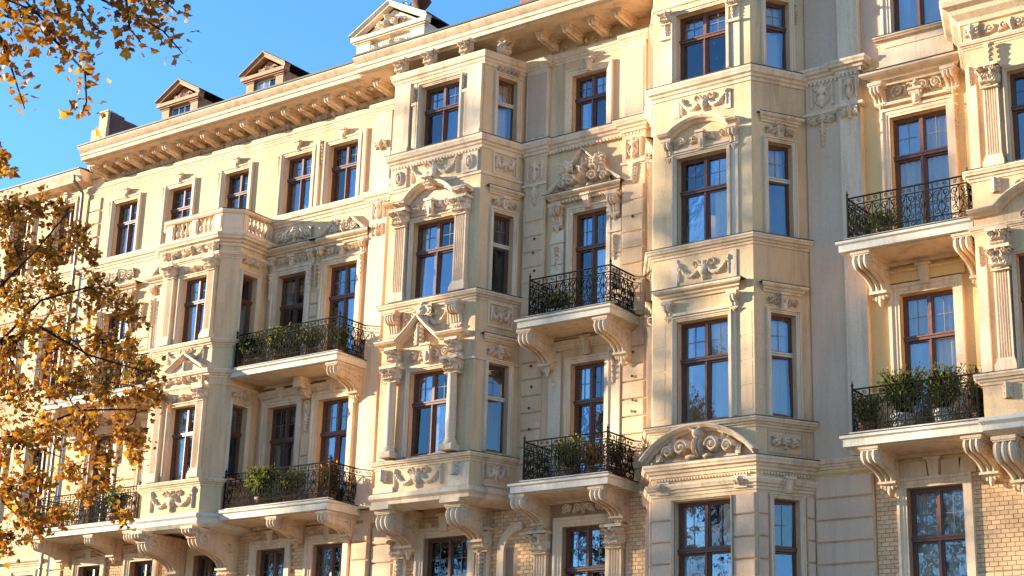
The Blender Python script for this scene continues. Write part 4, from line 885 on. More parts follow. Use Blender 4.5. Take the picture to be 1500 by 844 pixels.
for s, w_, dd in ((-14.84, .62, .05), (-14.16, .4, .15)): orn(r_panel, w_, .6, hC, MAIN, s, 16.62, dd, seed=int(w_ * 10)); orn(r_scroll, w_, .3, hC, MAIN, s, 16.2, dd, seed=80, n=1)
orn(r_drop, .3, .55, hC, MAIN, -14.84, 15.72, .05, 'side_drop', 20)
CT('panel_ledge', [(-15.25, 0), (-15.25, -.05), (-14.42, -.05), (-14.42, -.15), (-13.9, -.15), (-13.9, 0)], [(-.01, 16.56), (.05, 16.56), (.05, 16.5), (-.01, 16.46)], TRIM, hC)
fwin(MAIN, *opC[0], hC, 'full', .22, trans=.7)
p = MB(); p.box(-13.46, -11.82, 0, .16, 17.04, 17.74); p.box(-13.3, -12.0, .16, .18, 17.18, 17.2); p.box(-13.3, -12.0, .16, .18, 17.6, 17.62); own('apron', p, TRIM, hC); CT('window_sill', [(-13.55, 0), (-11.75, 0)], P_STRING(17.87, .26, .15), TRIM, hC)
q = MB(); q.box(-13.56, -11.74, 0, .27, 17.872, 17.888); own('lead_flashing', q, ZINC, hC)
hood(MAIN, -13.5, -11.86, 17.03, hC, .42, .24); fwin(MAIN, *opC[1], hC, 'full', .2, trans=.70)
orn(r_scroll, 1.1, .36, hC, MAIN, -12.7, 16.45, .02, seed=81, n=1); keystone(MAIN, -12.7, 16.2, hC, .24, .36, .16)
p = MB(); p.box(-13.55, -11.88, 0, .10, 16.34, 16.40); own('lintel_line', p, TRIM, hC)
for x in (-13.5, -11.9): console(MAIN, x, 16.8, hC, .24, .34, .5, 3); orn(r_drop, .14, .8, hC, MAIN, x + (.0 if x < -13 else .02), 15.3, .02, 'side_drop', 21)
fwin(MAIN, *opC[2], hC, 'full', .22, trans=.70); p = MB(); p.box(-13.56, -11.86, 0, .08, 12.42, 12.62); p.box(-13.6, -11.82, 0, .12, 12.62, 12.68); own('lintel', p, GOLD, hC); keystone(MAIN, -12.7, 12.3, hC, .26, .42, .16, face=False)
balcony(hC, -14.07, -11.2, 1.2, 13.10, 12.88, (-13.86, -11.32), [-13.62, -11.5], bw=.34, BH=.86, H=.87, label='upper balcony on the ochre yellow wall')
balcony(hC, -14.1, -11.22, 1.2, 9.12, 8.90, (-13.88, -11.36), [-13.58, -11.52], bw=.34, BH=.76, H=.87, label='balcony with two shrubs in white pots')
fwin(MAIN, -13.29, -12.14, 5.6, 8.22, hC, 'full', .2, trans=.62)
def vs(pts): 
    m = MB(); m.prism(pts, 0, .05); return m
for k, (a, b) in enumerate(((-13.56, -13.2), (-13.19, -12.84), (-12.56, -12.2), (-12.19, -11.86))):
    sl = (-.05, .0) if k < 2 else (.0, .05); own('lintel_stone', vs([(a, 8.42), (b, 8.42), (b + sl[1] * (1 if k > 1 else 0) - (.03 if k < 2 else 0), 8.72), (a + sl[0] * (1 if k < 2 else 0), 8.72)]), BLOCK, hC)
keystone(MAIN, -12.7, 8.36, hC, .28, .4, .12, face=False)
CT('string_course', [(-15.25, 0), (-13.6, 0)], P_STRING(8.95, .12, .2), TRIM, hC); CT('string_course', [(-15.25, 0), (-13.6, 0)], P_STRING(8.72, .06, .12), GOLD, hC)
p = MB(); p.box(-15.23, -13.96, 0, .06, 5.2, 8.6); own('pilaster', p, CREAM, hC)
block_col(hC, MAIN, -15.2, -13.97, .3, 8.6, .442, mt=BLOCK, base=.06, gap=.03)
PD = [(-11.6, 0), (-11.2, -1.2), (-8.2, -1.2), (-7.8, 0)]; FD = Fr((0, -1.2))
n0 = bricks(hC, MAIN, -11.96, -9.6, 6.5, 8.68, 0, 300 - 78); n0 = bricks(hC, MAIN, -13.94, -13.5, 6.5, 8.68, n0, 300); bricks(hC, MAIN, -13.94, -13.5, 5.2, 6.5, 999); bricks(hC, MAIN, -11.96, -7.9, 5.2, 6.5, 999)
fD = bay(hC, PD, 8.92, 17.56, [[], [(-10.37 + 11.2, -8.95 + 11.2, 13.99, 15.93), (-10.42 + 11.2, -8.95 + 11.2, 9.96, 12.2)], []], CREAM)
CT('bay_cornice', PD, [(-.02, 17.6), (.42, 17.6), (.42, 17.52), (.38, 17.44), (.26, 17.38), (.22, 17.30), (.10, 17.2), (.06, 17.12), (-.02, 17.1)], TRIM, hC)
CT('lead_flashing', PD, [(-.02, 17.604), (.43, 17.604), (.43, 17.62), (-.02, 17.62)], ZINC, hC)
CT('bay_architrave', PD, P_STRING(16.72, .12, .14), TRIM, hC); CT('bay_sill', PD, P_STRING(13.99, .16, .2), TRIM, hC); CT('bay_sill', PD, P_STRING(9.95, .16, .2), TRIM, hC)
for z in (13.994, 9.954): CT('lead_flashing', PD, [(-.01, z), (.17, z), (.17, z + .014), (-.01, z + .014)], ZINC, hC)
CT('bay_base', PD, [(-.3, 9.14), (.10, 9.14), (.12, 9.06), (.05, 9.0), (.05, 8.9), (-.3, 8.8)], WHITE, hC)
for z0, z1 in ((13.99, 15.93), (9.96, 12.2)):
    a = -10.37 if z0 > 13 else -10.42; window(FD, a, -8.95, z0, z1, hC, cur='none'); surround(FD, a, -8.95, z0, z1, hC, .07)
    put('fluted_pilaster', fluted(.3, .12, z0, z1 - .3), hC, FD, -10.68, 0, z0); capital(FD, -10.68, z1 - .28, hC, .4, .42, .16)
    p = MB(); p.box(-11.18, -10.98, 0, .06, z0, z1 + .2); own('side_strip', p, TRIM, hC, FD); orn(r_drop, .2, .4, hC, FD, -11.08, z1 - .15, .06, 'side_drop', 22)
    orn(r_acanthus, .24, .3, hC, FD, -10.72, z0 - .5, .02, seed=9); orn(r_scroll, 1.1, .34, hC, FD, -9.8, z0 - .6, .0, seed=85)
p = MB(); p.box(-11.16, -10.86, 0, .05, 16.74, 17.1); own('frieze_panel', p, TRIM, hC, FD); orn(r_scroll, .3, .32, hC, FD, -11.0, 16.76, .05, seed=86, n=1); orn(r_scroll, 1.1, .3, hC, FD, -10.2, 16.76, .0, seed=87)
orn(r_drop, .3, .7, hC, FD, -10.66, 15.9, .1, 'side_drop', 23)
pediment(FD, [(-11.25, 13.05), (-10.7, 13.07)] + arc(-10.65, -8.75, 13.1, .4)[0:19], hC, .24, .12); orn(r_scroll, 1.2, .3, hC, FD, -9.7, 12.8, .02, seed=88); CT('bay_architrave', PD, P_STRING(12.86, .1, .14), TRIM, hC)
capital(FD, -10.68, 12.36, hC, .36, .34, .14)
for x in (-10.9, -8.6): put('bracket', console_mesh(.4, 1.1, .9, 3, .19, True), hC, MAIN, x, 0, 8.8)

# ---------------- lower house at the left edge
L4 = [(-40.45, -39.62), (-42.5, -41.65), (-44.6, -43.75), (-46.8, -45.9), (-49, -48.1)]
opsL = [(a, b, z0, z1) for a, b in L4 for z0, z1 in ((17.4, 19.35), (13.6, 15.5), (9.8, 11.8), (6.0, 8.1))]
wall('wall', -56, -39.0, 0, 20.0, opsL, CREAM, hL)
for a, b, z0, z1 in opsL: fwin(MAIN, a, b, z0, z1, hL, random.choice(['full', 'sides', 'left']), .15); hood(MAIN, a - .2, b + .2, z1 + .42, hL, .16, .16) if z0 < 17 else keystone(MAIN, (a + b) / 2, z1 + .02, hL, .17, .3)
CT('eave_cornice', [(-56, 0), (-39.0, 0)], [(-.02, 19.8), (.35, 19.84), (.4, 19.95), (.5, 20.08), (.5, 20.16), (-.02, 20.16)], TRIM, hL); CT('gutter_edge', [(-56, 0), (-39.0, 0)], [(.2, 20.164), (.54, 20.164), (.54, 20.2), (.2, 20.2)], ZINC, hL)
for z in (17.2, 13.4, 9.6): CT('string_course', [(-56, 0), (-39.0, 0)], P_STRING(z, .12, .22), TRIM, hL)
CT('architrave', [(-56, 0), (-39.0, 0)], P_STRING(19.6, .06, .14), TRIM, hL)
p = MB(); p.tube([(-39.25, .5, 20.0), (-39.25, .48, 19.85), (-39.22, .14, 19.55), (-39.22, .12, 19.3), (-39.22, .12, .3)], .055, 8)
for z in (18.6, 16.2, 13.9, 11, 8.2, 5.5): p.lathe(-39.22, .12, [(.07, z), (.07, z + .05)], 8)
own('downpipe', p, PIPE, hL)
rfL = MB(); rfL.add([(-56, .5, 20.2), (-39, .5, 20.2), (-39, -8, 21.2), (-56, -8, 21.2)], [(0, 1, 2, 3)]); own('roof', rfL, ROOF, hL)

# ---------------- roofs, dormers, gable, chimneys
def roof(h, x0, x1, y0, z0=20.52):
    mb = MB(); mb.add([(x0, -y0, z0), (x1, -y0, z0), (x1, -4, z0 + 1.15), (x0, -4, z0 + 1.15), (x1, -12, z0 + 1.2), (x0, -12, z0 + 1.2), (x0, -12, z0 - 2), (x1, -12, z0 - 2)], [(0, 1, 2, 3), (3, 2, 4, 5), (5, 4, 7, 6)]); own('roof', mb, ROOF, h)
roof(hA, -38.3, -27.36, -1.1); roof(hB, -27.35, -15.25, -1.3); roof(hC, -15.25, -8, 0, 22.9)
for x in (-38.98, -8): p = MB(); p.box(x, x + .02, -12, 0, 0, 20.4 if x < -20 else 22.9); own('gable_wall', p, CREAM, hA if x < -20 else hC)
p = MB(); p.box(-38.9, -8, -12.02, -12, 0, 20.4); own('rear_wall', p, CREAM, hB)
def dormer(h, x0, x1, y, zb, ze, zp, mt, depth=2.0, rmt=None):
    o = bpy.data.objects.new('dormer', None); link(o, h, Matrix.Translation(((x0 + x1) / 2, y, zb))); F = Fr((0, y)); c = (x0 + x1) / 2; ov = .13
    m = MB(); m.prism([(x0, zb), (x1, zb), (x1, ze), (c, zp - .07), (x0, ze)], -depth, -.1); own('dormer_wall', m, mt, o, F)
    m = MB(); wj = (x1 - x0) * .2
    m.box(x0, x0 + wj, -.1, .0, zb, ze - .05); m.box(x1 - wj, x1, -.1, .0, zb, ze - .05); m.box(x0 - .03, x0 + wj + .03, -.1, .03, ze - .14, ze - .06); m.box(x1 - wj - .03, x1 + .03, -.1, .03, ze - .14, ze - .06); own('dormer_post', m, mt, o, F)
    m = MB(); m.box(x0 - ov, x1 + ov, -.1, .13, ze - .06, ze + .05); m.box(x0 - ov + .04, x1 + ov - .04, -.1, .08, ze - .10, ze - .06); own('dormer_cornice', m, mt, o, F)
    m = MB(); m.sweep([(x0 - ov, ze + .05), (c, zp), (x1 + ov, ze + .05)], [(-.02, -.1), (-.02, .1), (.05, .12), (.09, .17), (.11, .17), (.11, -.1)]); own('dormer_rake', m, mt, o, F)
    m = MB(); m.sweep([(x0 - ov - .03, ze + .03), (c, zp), (x1 + ov + .03, ze + .03)], [(.112, .14), (.13, .14), (.13, -depth), (.112, -depth)]); own('dormer_roof', m, rmt or ROOF, o, F)
    orn(r_scroll, (x1 - x0) * .42, (zp - ze) * .42, o, F, c, ze + .06, -.09, seed=90, n=1)
    return o, F
for x0, x1 in ((-36.72, -35.2), (-33.2, -31.75)):
    o, F = dormer(hA, x0, x1, .5, 20.9, 22.0, 22.56, DORM)
    F2 = Fr((0, .62)); s0, s1 = x0 + .33, x1 - .33
    m = MB(); m.box(s0, s1, -.05, .03, 20.98, 21.9); own('window_frame', m, WOODW, o, F2)
    for k in range(3):
        for j in range(2): q = (s1 - s0 - .1) / 3; m = MB(); m.box(s0 + .05 + k * q + .015, s0 + .05 + (k + 1) * q - .015, .031, .036, 21.03 + j * .42, 21.42 + j * .42); own('pane', m, GLASS, o, F2)
o, F = dormer(hB, -29.0, -26.62, .5, 20.6, 22.14, 22.9, WHITEG, 3.0, ZINC)
orn(r_scroll, 1.7, .34, o, F, -27.8, 21.62, -.09, seed=91, mt=WHITEG); orn(r_scroll, 1.7, .3, o, F, -27.8, 21.2, -.09, seed=92, mt=WHITEG); orn(r_tymp, .8, .42, o, F, -27.9, 22.2, -.09, seed=93, mt=WHITEG)
m = MB(); m.prism([(-28.85, 22.1), (-26.8, 22.1), (-27.8, 22.74)], -.1, -.085); own('gable_panel', m, WHITEG, o, F)
m = MB(); m.prism_s([(-.5, 20.4), (-.5, 22.36), (-1.0, 22.36), (-1.0, 22.28), (-6.0, 22.28), (-6, 20.4)], -39.4, -39.02); own('firewall', m, simple('dark slate cladding', (.17, .075, .05), .8, var=(.10, .05, .035), sc=6), hA)
m = MB(); m.box(-39.47, -39.1, -.7, -.40, 20.3, 22.38); m.box(-39.5, -39.07, -.75, -.37, 22.38, 22.42); m.box(-39.74, -39.07, -.6, -.36, 20.3, 21.85); own('chimney', m, CREAM, hA)
ch = MB(); ch.box(-23.75, -23.1, -1.6, -.9, 20.6, 22.6); ch.box(-23.82, -23.03, -1.67, -.83, 22.3, 22.42); own('chimney', ch, simple('red chimney brick', (.30, .10, .055), .85, var=(.2, .07, .04), sc=12), hB)
for h, x0, x1, y in ((hA, -38.4, -29.4, -.2), (hB, -26.2, -19.5, -.45)):
    m = MB(); x = x0
    while x <= x1: m.tube([(x, -y, 20.55), (x, -y, 21.0)], .011, 4); x += 1.1
    m.tube([(x0, -y, 20.98), (x1, -y, 20.98)], .008, 4); m.tube([(x0, -y, 20.8), (x1, -y, 20.8)], .006, 4); own('roof_safety_rail', m, PIPE, h)
fi = thing('roof_finial', 'rust brown iron finial with green scrolled ironwork rising behind the white gable', 'finial', (-27.35, 1.2, 22.45))
m = MB(); m.lathe(-27.35, -1.2, [(.06, 22.45), (.06, 22.82), (.10, 22.88), (.08, 22.93), (.2, 23.06), (.28, 23.2), (.2, 23.36), (.25, 23.5), (.08, 23.7)], 9); own('finial_body', m, RUST, fi)
m = MB()
for k, (dx, dz) in enumerate(((-.32, 23.16), (-.58, 23.26), (-.8, 23.2))): m.tube([(-27.35 + dx + rr * math.cos(a), -1.2, dz + rr * math.sin(a)) for a, rr in [(t * 8 + k, .15 * (1 - t * .7)) for t in np.linspace(0, 1, 16)]], .024, 5)
m.tube([(-27.35, -1.2, 23.05), (-28.2, -1.2, 23.12)], .02, 5); own('scroll_arm', m, VERD, fi, kind='stuff')

# ================================================================== PLANTS AND TREES
def leaf_tpl(kind):
    if kind == 'maple': ang = [(-90, .16), (-62, .42), (-38, .37), (-12, .62), (8, .50), (30, .80), (52, .60), (72, .72), (90, 1.0)]
    elif kind == 'oval': ang = [(-90, .05), (-40, .26), (0, .34), (40, .5), (75, .8), (90, 1.0)]
    else: ang = [(-90, .05), (-20, .07), (80, .5), (90, 1.0)]
    r = [(q * math.cos(R(a)), q * math.sin(R(a)) + .35) for a, q in ang]
    fold = lambda x, z: -.22 * abs(x) + .10 * z * z
    v = [(x, fold(x, z), z) for x, z in r] + [(-x, fold(x, z), z) for x, z in r[1:-1]]
    n = len(r); f1 = tuple(range(n)); f2 = (0,) + tuple([n - 1]) + tuple(range(2 * n - 3, n - 1, -1))
    f2 = (n - 1,) + tuple(range(2 * n - 3, n - 1, -1)) + (0,)
    V = np.array(v); V[:, 2] += .2; return V, [f1, f2]
def rotm(rs, droop=.6):
    a, b, c = rs.uniform(0, 2 * PI), rs.normal(PI * .62, droop), rs.uniform(0, 2 * PI)
    return np.array(Matrix.Rotation(a, 3, 'Z') @ Matrix.Rotation(b, 3, 'X') @ Matrix.Rotation(c * .25, 3, 'Z'))
def leaf_cloud(name, pts, size, kind, mt, parent, seed=1, droop=.6, jit=.35, link_=True):
    rs = np.random.RandomState(seed); V, Fs = leaf_tpl(kind); nv = len(V); vs = []; fs = []
    for i, p in enumerate(pts):
        M = rotm(rs, droop) * (size * (1 + jit * rs.uniform(-1, 1))); vs.append(V @ M.T + np.array(p)); fs += [tuple(k + i * nv for k in f) for f in Fs]
    A = np.concatenate(vs); c = np.array([A[:, 0].mean(), A[:, 1].mean(), A[:, 2].min()]); me = bpy.data.meshes.new(name); me.from_pydata((A - c).tolist(), [], fs); me.materials.append(mt)
    if not link_: return me, c
    o = bpy.data.objects.new(name, me); link(o, parent, Matrix.Translation(c)); return o
def wtube(mb, pts, r, tp, n=5): mb.tube([(p[0], -p[1], p[2]) for p in pts], r, n, tp)
tree = thing('autumn_tree', 'tree with golden brown autumn leaves hanging over the left edge and upper left corner', 'tree', (-15.6, -27.0, 0))
CL=[(-13.03,-21.58,7.18,0.18),(-12.86,-21.40,7.27,0.17),(-12.75,-21.24,7.25,0.13),(-12.69,-21.73,6.71,0.30),(-12.86,-21.18,6.91,0.27),(-12.83,-20.89,7.09,0.18),(-12.83,-20.66,6.97,0.11),(-12.36,-21.87,6.16,0.31),(-12.51,-21.31,6.37,0.30),(-12.69,-20.77,6.54,0.22),(-12.68,-20.43,6.53,0.17),(-12.67,-20.20,6.41,0.11),(-12.03,-22.05,5.62,0.31),(-12.18,-21.47,5.81,0.31),(-12.40,-20.82,5.97,0.27),(-12.54,-20.36,6.00,0.19),(-12.57,-20.03,5.88,0.12),(-12.07,-21.92,5.19,0.31),(-12.21,-21.34,5.40,0.30),(-12.36,-20.75,5.51,0.27),(-12.39,-20.34,5.58,0.19),(-12.42,-20.07,5.60,0.10),(-11.91,-22.05,4.72,0.23),(-12.17,-21.47,4.96,0.22),(-12.34,-20.92,5.12,0.20),(-12.37,-20.49,5.17,0.17),(-12.42,-20.23,5.16,0.11),(-11.80,-22.11,4.29,0.25),(-11.72,-21.93,4.02,0.20),(-11.68,-22.16,3.84,0.18),(-11.88,-21.75,4.44,0.14),(-12.07,-21.25,4.68,0.13),(-12.21,-20.83,4.84,0.12),(-12.25,-20.43,4.92,0.09),(-11.86,-21.24,4.42,0.10),(-11.89,-21.00,4.58,0.08),(-11.40,-21.25,4.18,0.08),(-11.72,-21.64,4.18,0.09),(-10.70,-23.41,6.57,0.04),]
BR=[
[(-9.27,-25.05,7.17),(-8.98,-24.78,6.79),(-8.65,-24.68,6.65),(-8.40,-24.63,6.41),(-8.18,-24.65,6.22),(-8.04,-24.72,5.95),(-7.89,-24.86,5.79),],
[(-9.27,-24.92,7.02),(-9.01,-24.70,6.63),(-8.84,-24.71,6.34),(-8.66,-24.72,6.05),],
[(-8.80,-24.47,7.29),(-8.52,-24.31,6.97),(-8.22,-24.25,6.80),(-7.96,-24.23,6.62),(-7.74,-24.24,6.40),],
[(-9.22,-24.98,7.18),(-8.92,-24.78,6.88),(-8.63,-24.71,6.73),(-8.37,-24.75,6.64),],
[(-8.77,-24.44,7.30),(-8.64,-24.44,6.95),(-8.44,-24.47,6.73),(-8.23,-24.52,6.56),],
[(-9.30,-24.76,6.79),(-9.02,-24.72,6.63),(-8.84,-24.76,6.41),],
[(-8.83,-24.51,7.28),(-8.73,-24.54,6.93),(-8.56,-24.54,6.63),(-8.30,-24.49,6.41),],
[(-8.63,-24.25,7.29),(-8.42,-24.19,6.99),(-8.28,-24.25,6.72),(-8.08,-24.31,6.54),],
[(-8.49,-24.07,7.28),(-8.26,-24.03,7.04),(-8.03,-24.05,6.84),],
[(-9.22,-24.92,7.11),(-8.96,-24.80,6.85),(-8.73,-24.78,6.63),(-8.52,-24.82,6.46),],
[(-9.57,-24.75,6.25),(-9.26,-24.61,6.02),(-9.02,-24.60,5.82),(-8.82,-24.71,5.69),],
[(-9.24,-24.97,7.14),(-8.86,-24.72,6.92),(-8.61,-24.62,6.64),(-8.43,-24.71,6.48),],
[(-8.57,-24.19,7.30),(-8.32,-24.09,7.01),(-8.13,-24.14,6.81),],
]
LB=[
[(-13.10,-23.43,5.07),(-12.62,-22.32,5.35),(-12.51,-21.88,5.73),(-12.47,-21.48,5.95),(-12.48,-21.07,5.92),(-12.51,-20.59,5.64),],
[(-12.42,-22.46,5.30),(-12.25,-22.14,6.13),(-12.21,-21.85,6.53),(-12.14,-21.58,6.99),],
[(-13.10,-23.43,5.07),(-12.62,-22.09,4.76),(-12.54,-21.59,4.91),(-12.33,-21.03,5.25),(-12.19,-20.50,5.35),],
[(-12.12,-22.16,5.60),(-12.05,-21.84,6.05),(-11.95,-21.40,6.28),(-11.93,-20.92,6.18),],
[(-12.42,-22.23,4.71),(-12.45,-21.72,4.32),(-12.52,-21.34,4.14),],
[(-11.89,-21.92,5.75),(-11.85,-21.40,5.62),(-11.72,-20.82,5.58),],
]

wd = MB(); T0 = (-15.6, -27.0, 0)
wtube(wd, [T0, (-15.55, -26.9, 1.6), (-15.4, -26.7, 3.2), (-15.1, -26.2, 4.6)], .26, .17, 10); own('trunk', wd, BARK, tree)
wd = MB()
wtube(wd, [(-15.2, -26.4, 4.3), (-14.2, -24.9, 4.9), LB[0][0]], .14, .08, 6); wtube(wd, [(-15.1, -26.2, 4.6), (-14.2, -26.3, 6.6), (-11.5, -25.9, 7.9), (-9.6, -25.2, 7.6)], .12, .04, 6)
wtube(wd, [(-15.1, -26.2, 4.6), (-15.5, -27.2, 6.8), (-15.2, -27.6, 9)], .14, .05, 6)
for i, b in enumerate(LB): wtube(wd, b, .026 if i in (0, 2) else .014, .006, 5)
for b in BR: wtube(wd, [(-9.6, -25.2, 7.6)] + b, .016, .004, 4)
rs = np.random.RandomState(5); pts = []; LBp = [p for b in LB for p in b]
for (x, y, z, r) in CL:
    c = np.array([x, y, z]); q = min(LBp, key=lambda p: (p[0] - x) ** 2 + (p[1] - y) ** 2 + (p[2] - z) ** 2); q = np.array(q)
    if r > .12 and np.linalg.norm(q - c) < .7: wtube(wd, [tuple(q), tuple(q * .6 + c * .4 + rs.normal(0, .04, 3)), tuple(q * .3 + c * .7 + rs.normal(0, .05, 3)), tuple(c)], .008, .004, 4)
    nt_ = max(6, int(r * 76))
    for k in range(nt_):
        dd = rs.normal(0, 1, 3); dd[1] *= .8; dd /= np.linalg.norm(dd); e = c + dd * r * rs.uniform(.6, 1.25) + np.array([0, 0, -.05 * rs.rand()]); m_ = (c + e) / 2 + rs.normal(0, .02, 3)
        wtube(wd, [tuple(c), tuple(m_), tuple(e)], .0045, .002, 3)
        nl = rs.randint(8, 15)
        for j in range(nl):
            t_ = rs.uniform(.25, 1.1); p = c * (1 - t_) + e * t_ + rs.normal(0, .035, 3); pts.append(p)
own('branches', wd, BARK, tree, kind='stuff')
for b in BR:
    P = [np.array(p) for p in b]
    for k in range(46):
        t_ = (rs.rand() * .95) * (len(P) - 1); i = min(int(t_), len(P) - 2); pts.append(P[i] + (P[i + 1] - P[i]) * (t_ - i) + rs.normal(0, .055, 3))
for k in range(5200):
    d_ = rs.normal(0, 1, 3); d_ /= np.linalg.norm(d_); p = np.array([-15.9, -27.4, 7.2]) + d_ * np.array([2.9, 2.9, 2.9]) * rs.uniform(.35, 1) ** .5
    if math.atan2(-p[0], p[1] + 31) > .97: pts.append(p)
cr = leaf_cloud('crown', pts, .037, 'maple', LEAF, tree, 3, jit=.5); cr['kind'] = 'stuff'
V, Fs = leaf_tpl('maple'); lm = []
for k in range(4):
    Q = V.copy(); Q[:, 1] += .12 * np.sin(Q[:, 0] * 3 + k) + .1 * k * Q[:, 2] ** 2 * .3; me = bpy.data.meshes.new('leaf'); me.from_pydata((Q * .056).tolist(), [], Fs); me.materials.append(LEAFO); lm.append(me)
nl = 0
for bi, b in enumerate(BR):
    P = [np.array(p) for p in b]; L = sum(np.linalg.norm(P[i + 1] - P[i]) for i in range(len(P) - 1)); n = int(300 * L / 15.2) + 0
    for k in range(n):
        if nl >= 299: break
        t_ = (rs.rand() * .8 + .2) * (len(P) - 1); i = min(int(t_), len(P) - 2); p = P[i] + (P[i + 1] - P[i]) * (t_ - i) + rs.normal(0, .05, 3)
        o = bpy.data.objects.new('leaf', lm[rs.randint(4)]); s_ = rs.uniform(.55, 1.3)
        link(o, tree, Matrix.Translation(p) @ Matrix(rotm(rs, .5).tolist()).to_4x4() @ Matrix.Scale(s_, 4)); nl += 1
def shrub(label, x, y, z, r, h, n, size, pot='terra', kind='oval', mt=None, seed=1, name='potted_plant', group=None, spread=None, ph=.26, pr_=.15):
    n = int(n * 1.7); size *= 1.15; r *= 1.4; h *= .88; t = thing(name, label, 'potted plant', (x, y, z), group); rs = np.random.RandomState(seed)
    mb = MB(); mb.lathe(x, -y, [(pr_ * .7, z), (pr_ * .95, z + ph * .8), (pr_ * 1.08, z + ph * .82), (pr_ * 1.08, z + ph), (pr_ * .95, z + ph), (pr_ * .9, z + ph * .9)], 12); own('pot', mb, TERRA if pot == 'terra' else STONEW, t)
    st = MB(); pts = []; sp = min(spread or r, .5)
    for k in range(n // 7):
        a = rs.uniform(0, 2 * PI); q = rs.uniform(0, 1) ** .6 * sp; zz = z + ph + h * (rs.uniform(.35, 1.0) if kind != 'blade' else rs.uniform(.5, 1)); e = (x + q * math.cos(a), y + q * math.sin(a) * .6, zz)
        st.tube([(x + .3 * (e[0] - x) * 0, -y, z + ph * .8), (x + .4 * (e[0] - x), -(y + .4 * (e[1] - y)), z + ph + .6 * (zz - z - ph)), (e[0], -e[1], e[2])], .006, 3)
        for j in range(7): f_ = rs.uniform(.35, 1.08); pts.append((x + (e[0] - x) * f_ + rs.normal(0, .03), y + (e[1] - y) * f_ + rs.normal(0, .03), z + ph * .9 + (zz - z - ph * .9) * f_ ** .8 + rs.normal(0, .03)))
    s_ = own('stems', st, BARK, t, kind='stuff'); c = leaf_cloud('foliage', pts, size, kind, mt or GREEN, t, seed, .8); c['kind'] = 'stuff'
    return t
zA = 12.72; zb_ = 9.05
shrub('dark bushy plant at the left end of the upper left wing balcony', -30.75, -.9, zA, .36, .75, 900, .045, seed=2)
shrub('yellowing plant spilling over the middle of the upper left wing balcony rail', -29.75, -.9, zA, .34, .85, 700, .045, seed=3)
shrub('small pale green plant right of centre on the upper left wing balcony', -28.7, -.85, zA, .3, .7, 500, .04, seed=4)
shrub('low plant in the right corner of the upper left wing balcony', -27.85, -.7, zA, .22, .6, 350, .045, seed=5)
shrub('big tuft of arching grass-like leaves on the lower left wing balcony', -29.95, -.95, zb_, .42, .85, 1100, .085, kind='blade', seed=6)
shrub('loose green plant beside the grass tuft on the lower left wing balcony', -29.15, -.8, zb_, .4, .75, 700, .045, seed=7)
shrub('rust coloured plant in the right corner of the lower left wing balcony', -27.85, -.7, zb_, .26, .8, 600, .045, seed=8, mt=LEAF)
shrub('bright green bushy plant on the balcony behind the autumn leaves', -35.3, -.95, 9.07, .38, .75, 700, .045, seed=9)
shrub('green trailing plant on the upper balcony behind the autumn leaves', -34.9, -.95, 12.72, .3, .8, 450, .045, seed=10)
shrub('small potted plant on the upper centre balcony beside its left rail', -21.3, -.6, 12.69, .26, .45, 350, .05, seed=11, pot='white')
shrub('leafy green plant standing before the door on the lower centre balcony', -20.75, -.8, 8.92, .34, .85, 520, .05, seed=12)
shrub('rusty leaved plant beside the door on the lower centre balcony', -20.2, -.75, 8.92, .28, .6, 380, .045, seed=13, mt=LEAF)
shrub('tall green plant inside the right rail of the lower centre balcony', -19.75, -.45, 8.92, .16, .75, 260, .045, seed=14)
shrub('small dark potted plant at the left end of the upper ochre wall balcony', -13.25, -.7, 13.12, .24, .42, 380, .045, seed=15)
shrub('left one of two round shrubs in white pots on the lower ochre wall balcony', -12.98, -.75, 9.14, .36, 1.05, 1300, .042, pot='white', seed=16, ph=.36, pr_=.24, name='potted_shrub')
shrub('right one of two round shrubs in white pots on the lower ochre wall balcony', -12.15, -.75, 9.14, .32, .98, 1100, .042, pot='white', seed=17, ph=.36, pr_=.22, name='potted_shrub')
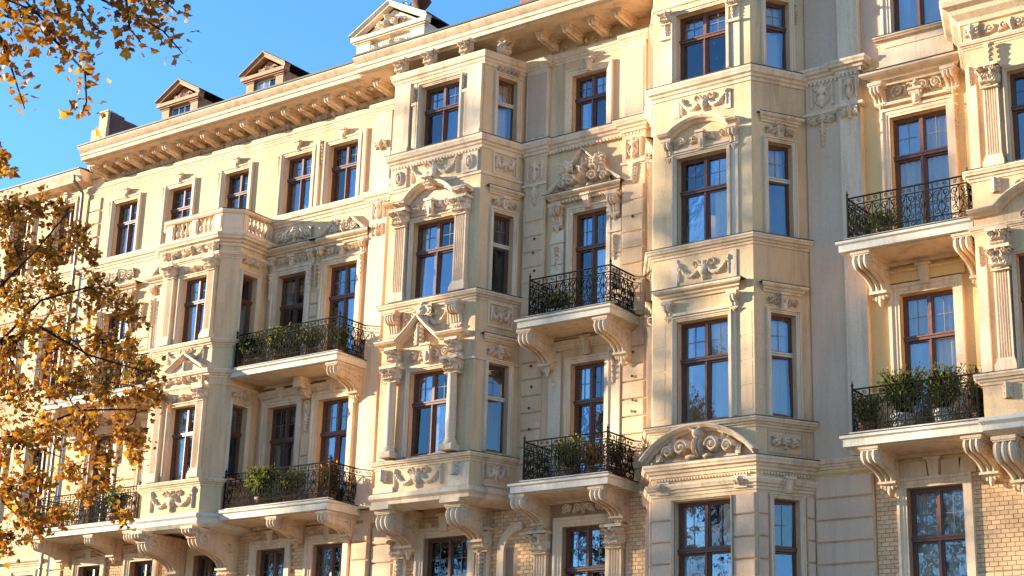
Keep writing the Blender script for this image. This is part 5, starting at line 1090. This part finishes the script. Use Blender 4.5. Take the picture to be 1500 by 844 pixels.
shrub('tall thin yellow-green plant in the right corner of the lower ochre wall balcony', -11.55, -.6, 9.14, .16, 1.1, 150, .045, seed=18)
shrub('dark ivy plant at the left rail of the lower ochre wall balcony', -13.7, -.85, 9.14, .22, .6, 420, .045, seed=19)

def street_tree(seed, h, n, size, rad):
    rs = np.random.RandomState(seed); wd = MB(); wtube(wd, [(0, 0, 0), (.1, .05, h * .2), (.05, 0, h * .42), (0, 0, h * .85)], .28, .06, 8); pts = []
    for k in range(16):
        a = k * 2.4; z0 = h * (.28 + .5 * k / 16); L = rad * (1.05 - .45 * k / 16); e = (L * math.cos(a), L * math.sin(a), min(z0 + h * .2, h)); m_ = (e[0] * .5, e[1] * .5, z0 + h * .08); wtube(wd, [(0, 0, z0), m_, e], .09, .02, 5)
        for j in range(7):
            t_ = rs.uniform(.4, 1.1); c = np.array(e) * t_ + np.array([0, 0, z0]) * (1 - t_) + rs.normal(0, .5, 3); q = rs.uniform(.5, 1.0)
            for l in range(n // 112): pts.append(c + rs.normal(0, 1, 3) * q * .55)
    me, c = leaf_cloud('crown', pts, size, 'oval', FARL, None, seed, link_=False); return wd.mesh('trunk', BARK), me, c
kinds = [street_tree(31, 17, 7000, .19, 4.2), street_tree(32, 18.5, 7000, .19, 3.9), street_tree(33, 29, 5000, .2, 4.4)]
for i, (x, y, k) in enumerate([(-24, -22.5, 0), (-33, -23, 1), (-42, -22.5, 0), (-51, -23, 1), (-66, -22, 1), (-76, -22.5, 0), (-86, -22, 1), (-60.5, -21, 2)]):
    tm, lm_, c = kinds[k]; t = thing('street_tree', 'autumn street tree across the road, seen only mirrored in the lower windows' if i < 4 else 'street tree across the road whose soft shadow dapples the house fronts', 'tree', (x, y, .1), 'street trees mirrored in the windows' if i < 4 else 'street trees shading the fronts')
    a = bpy.data.objects.new('trunk', tm); link(a, t, Matrix.Translation((x, y, .1))); b = bpy.data.objects.new('crown', lm_); b['kind'] = 'stuff'; link(b, t, Matrix.Translation((x + c[0], y + c[1], .1 + c[2])))
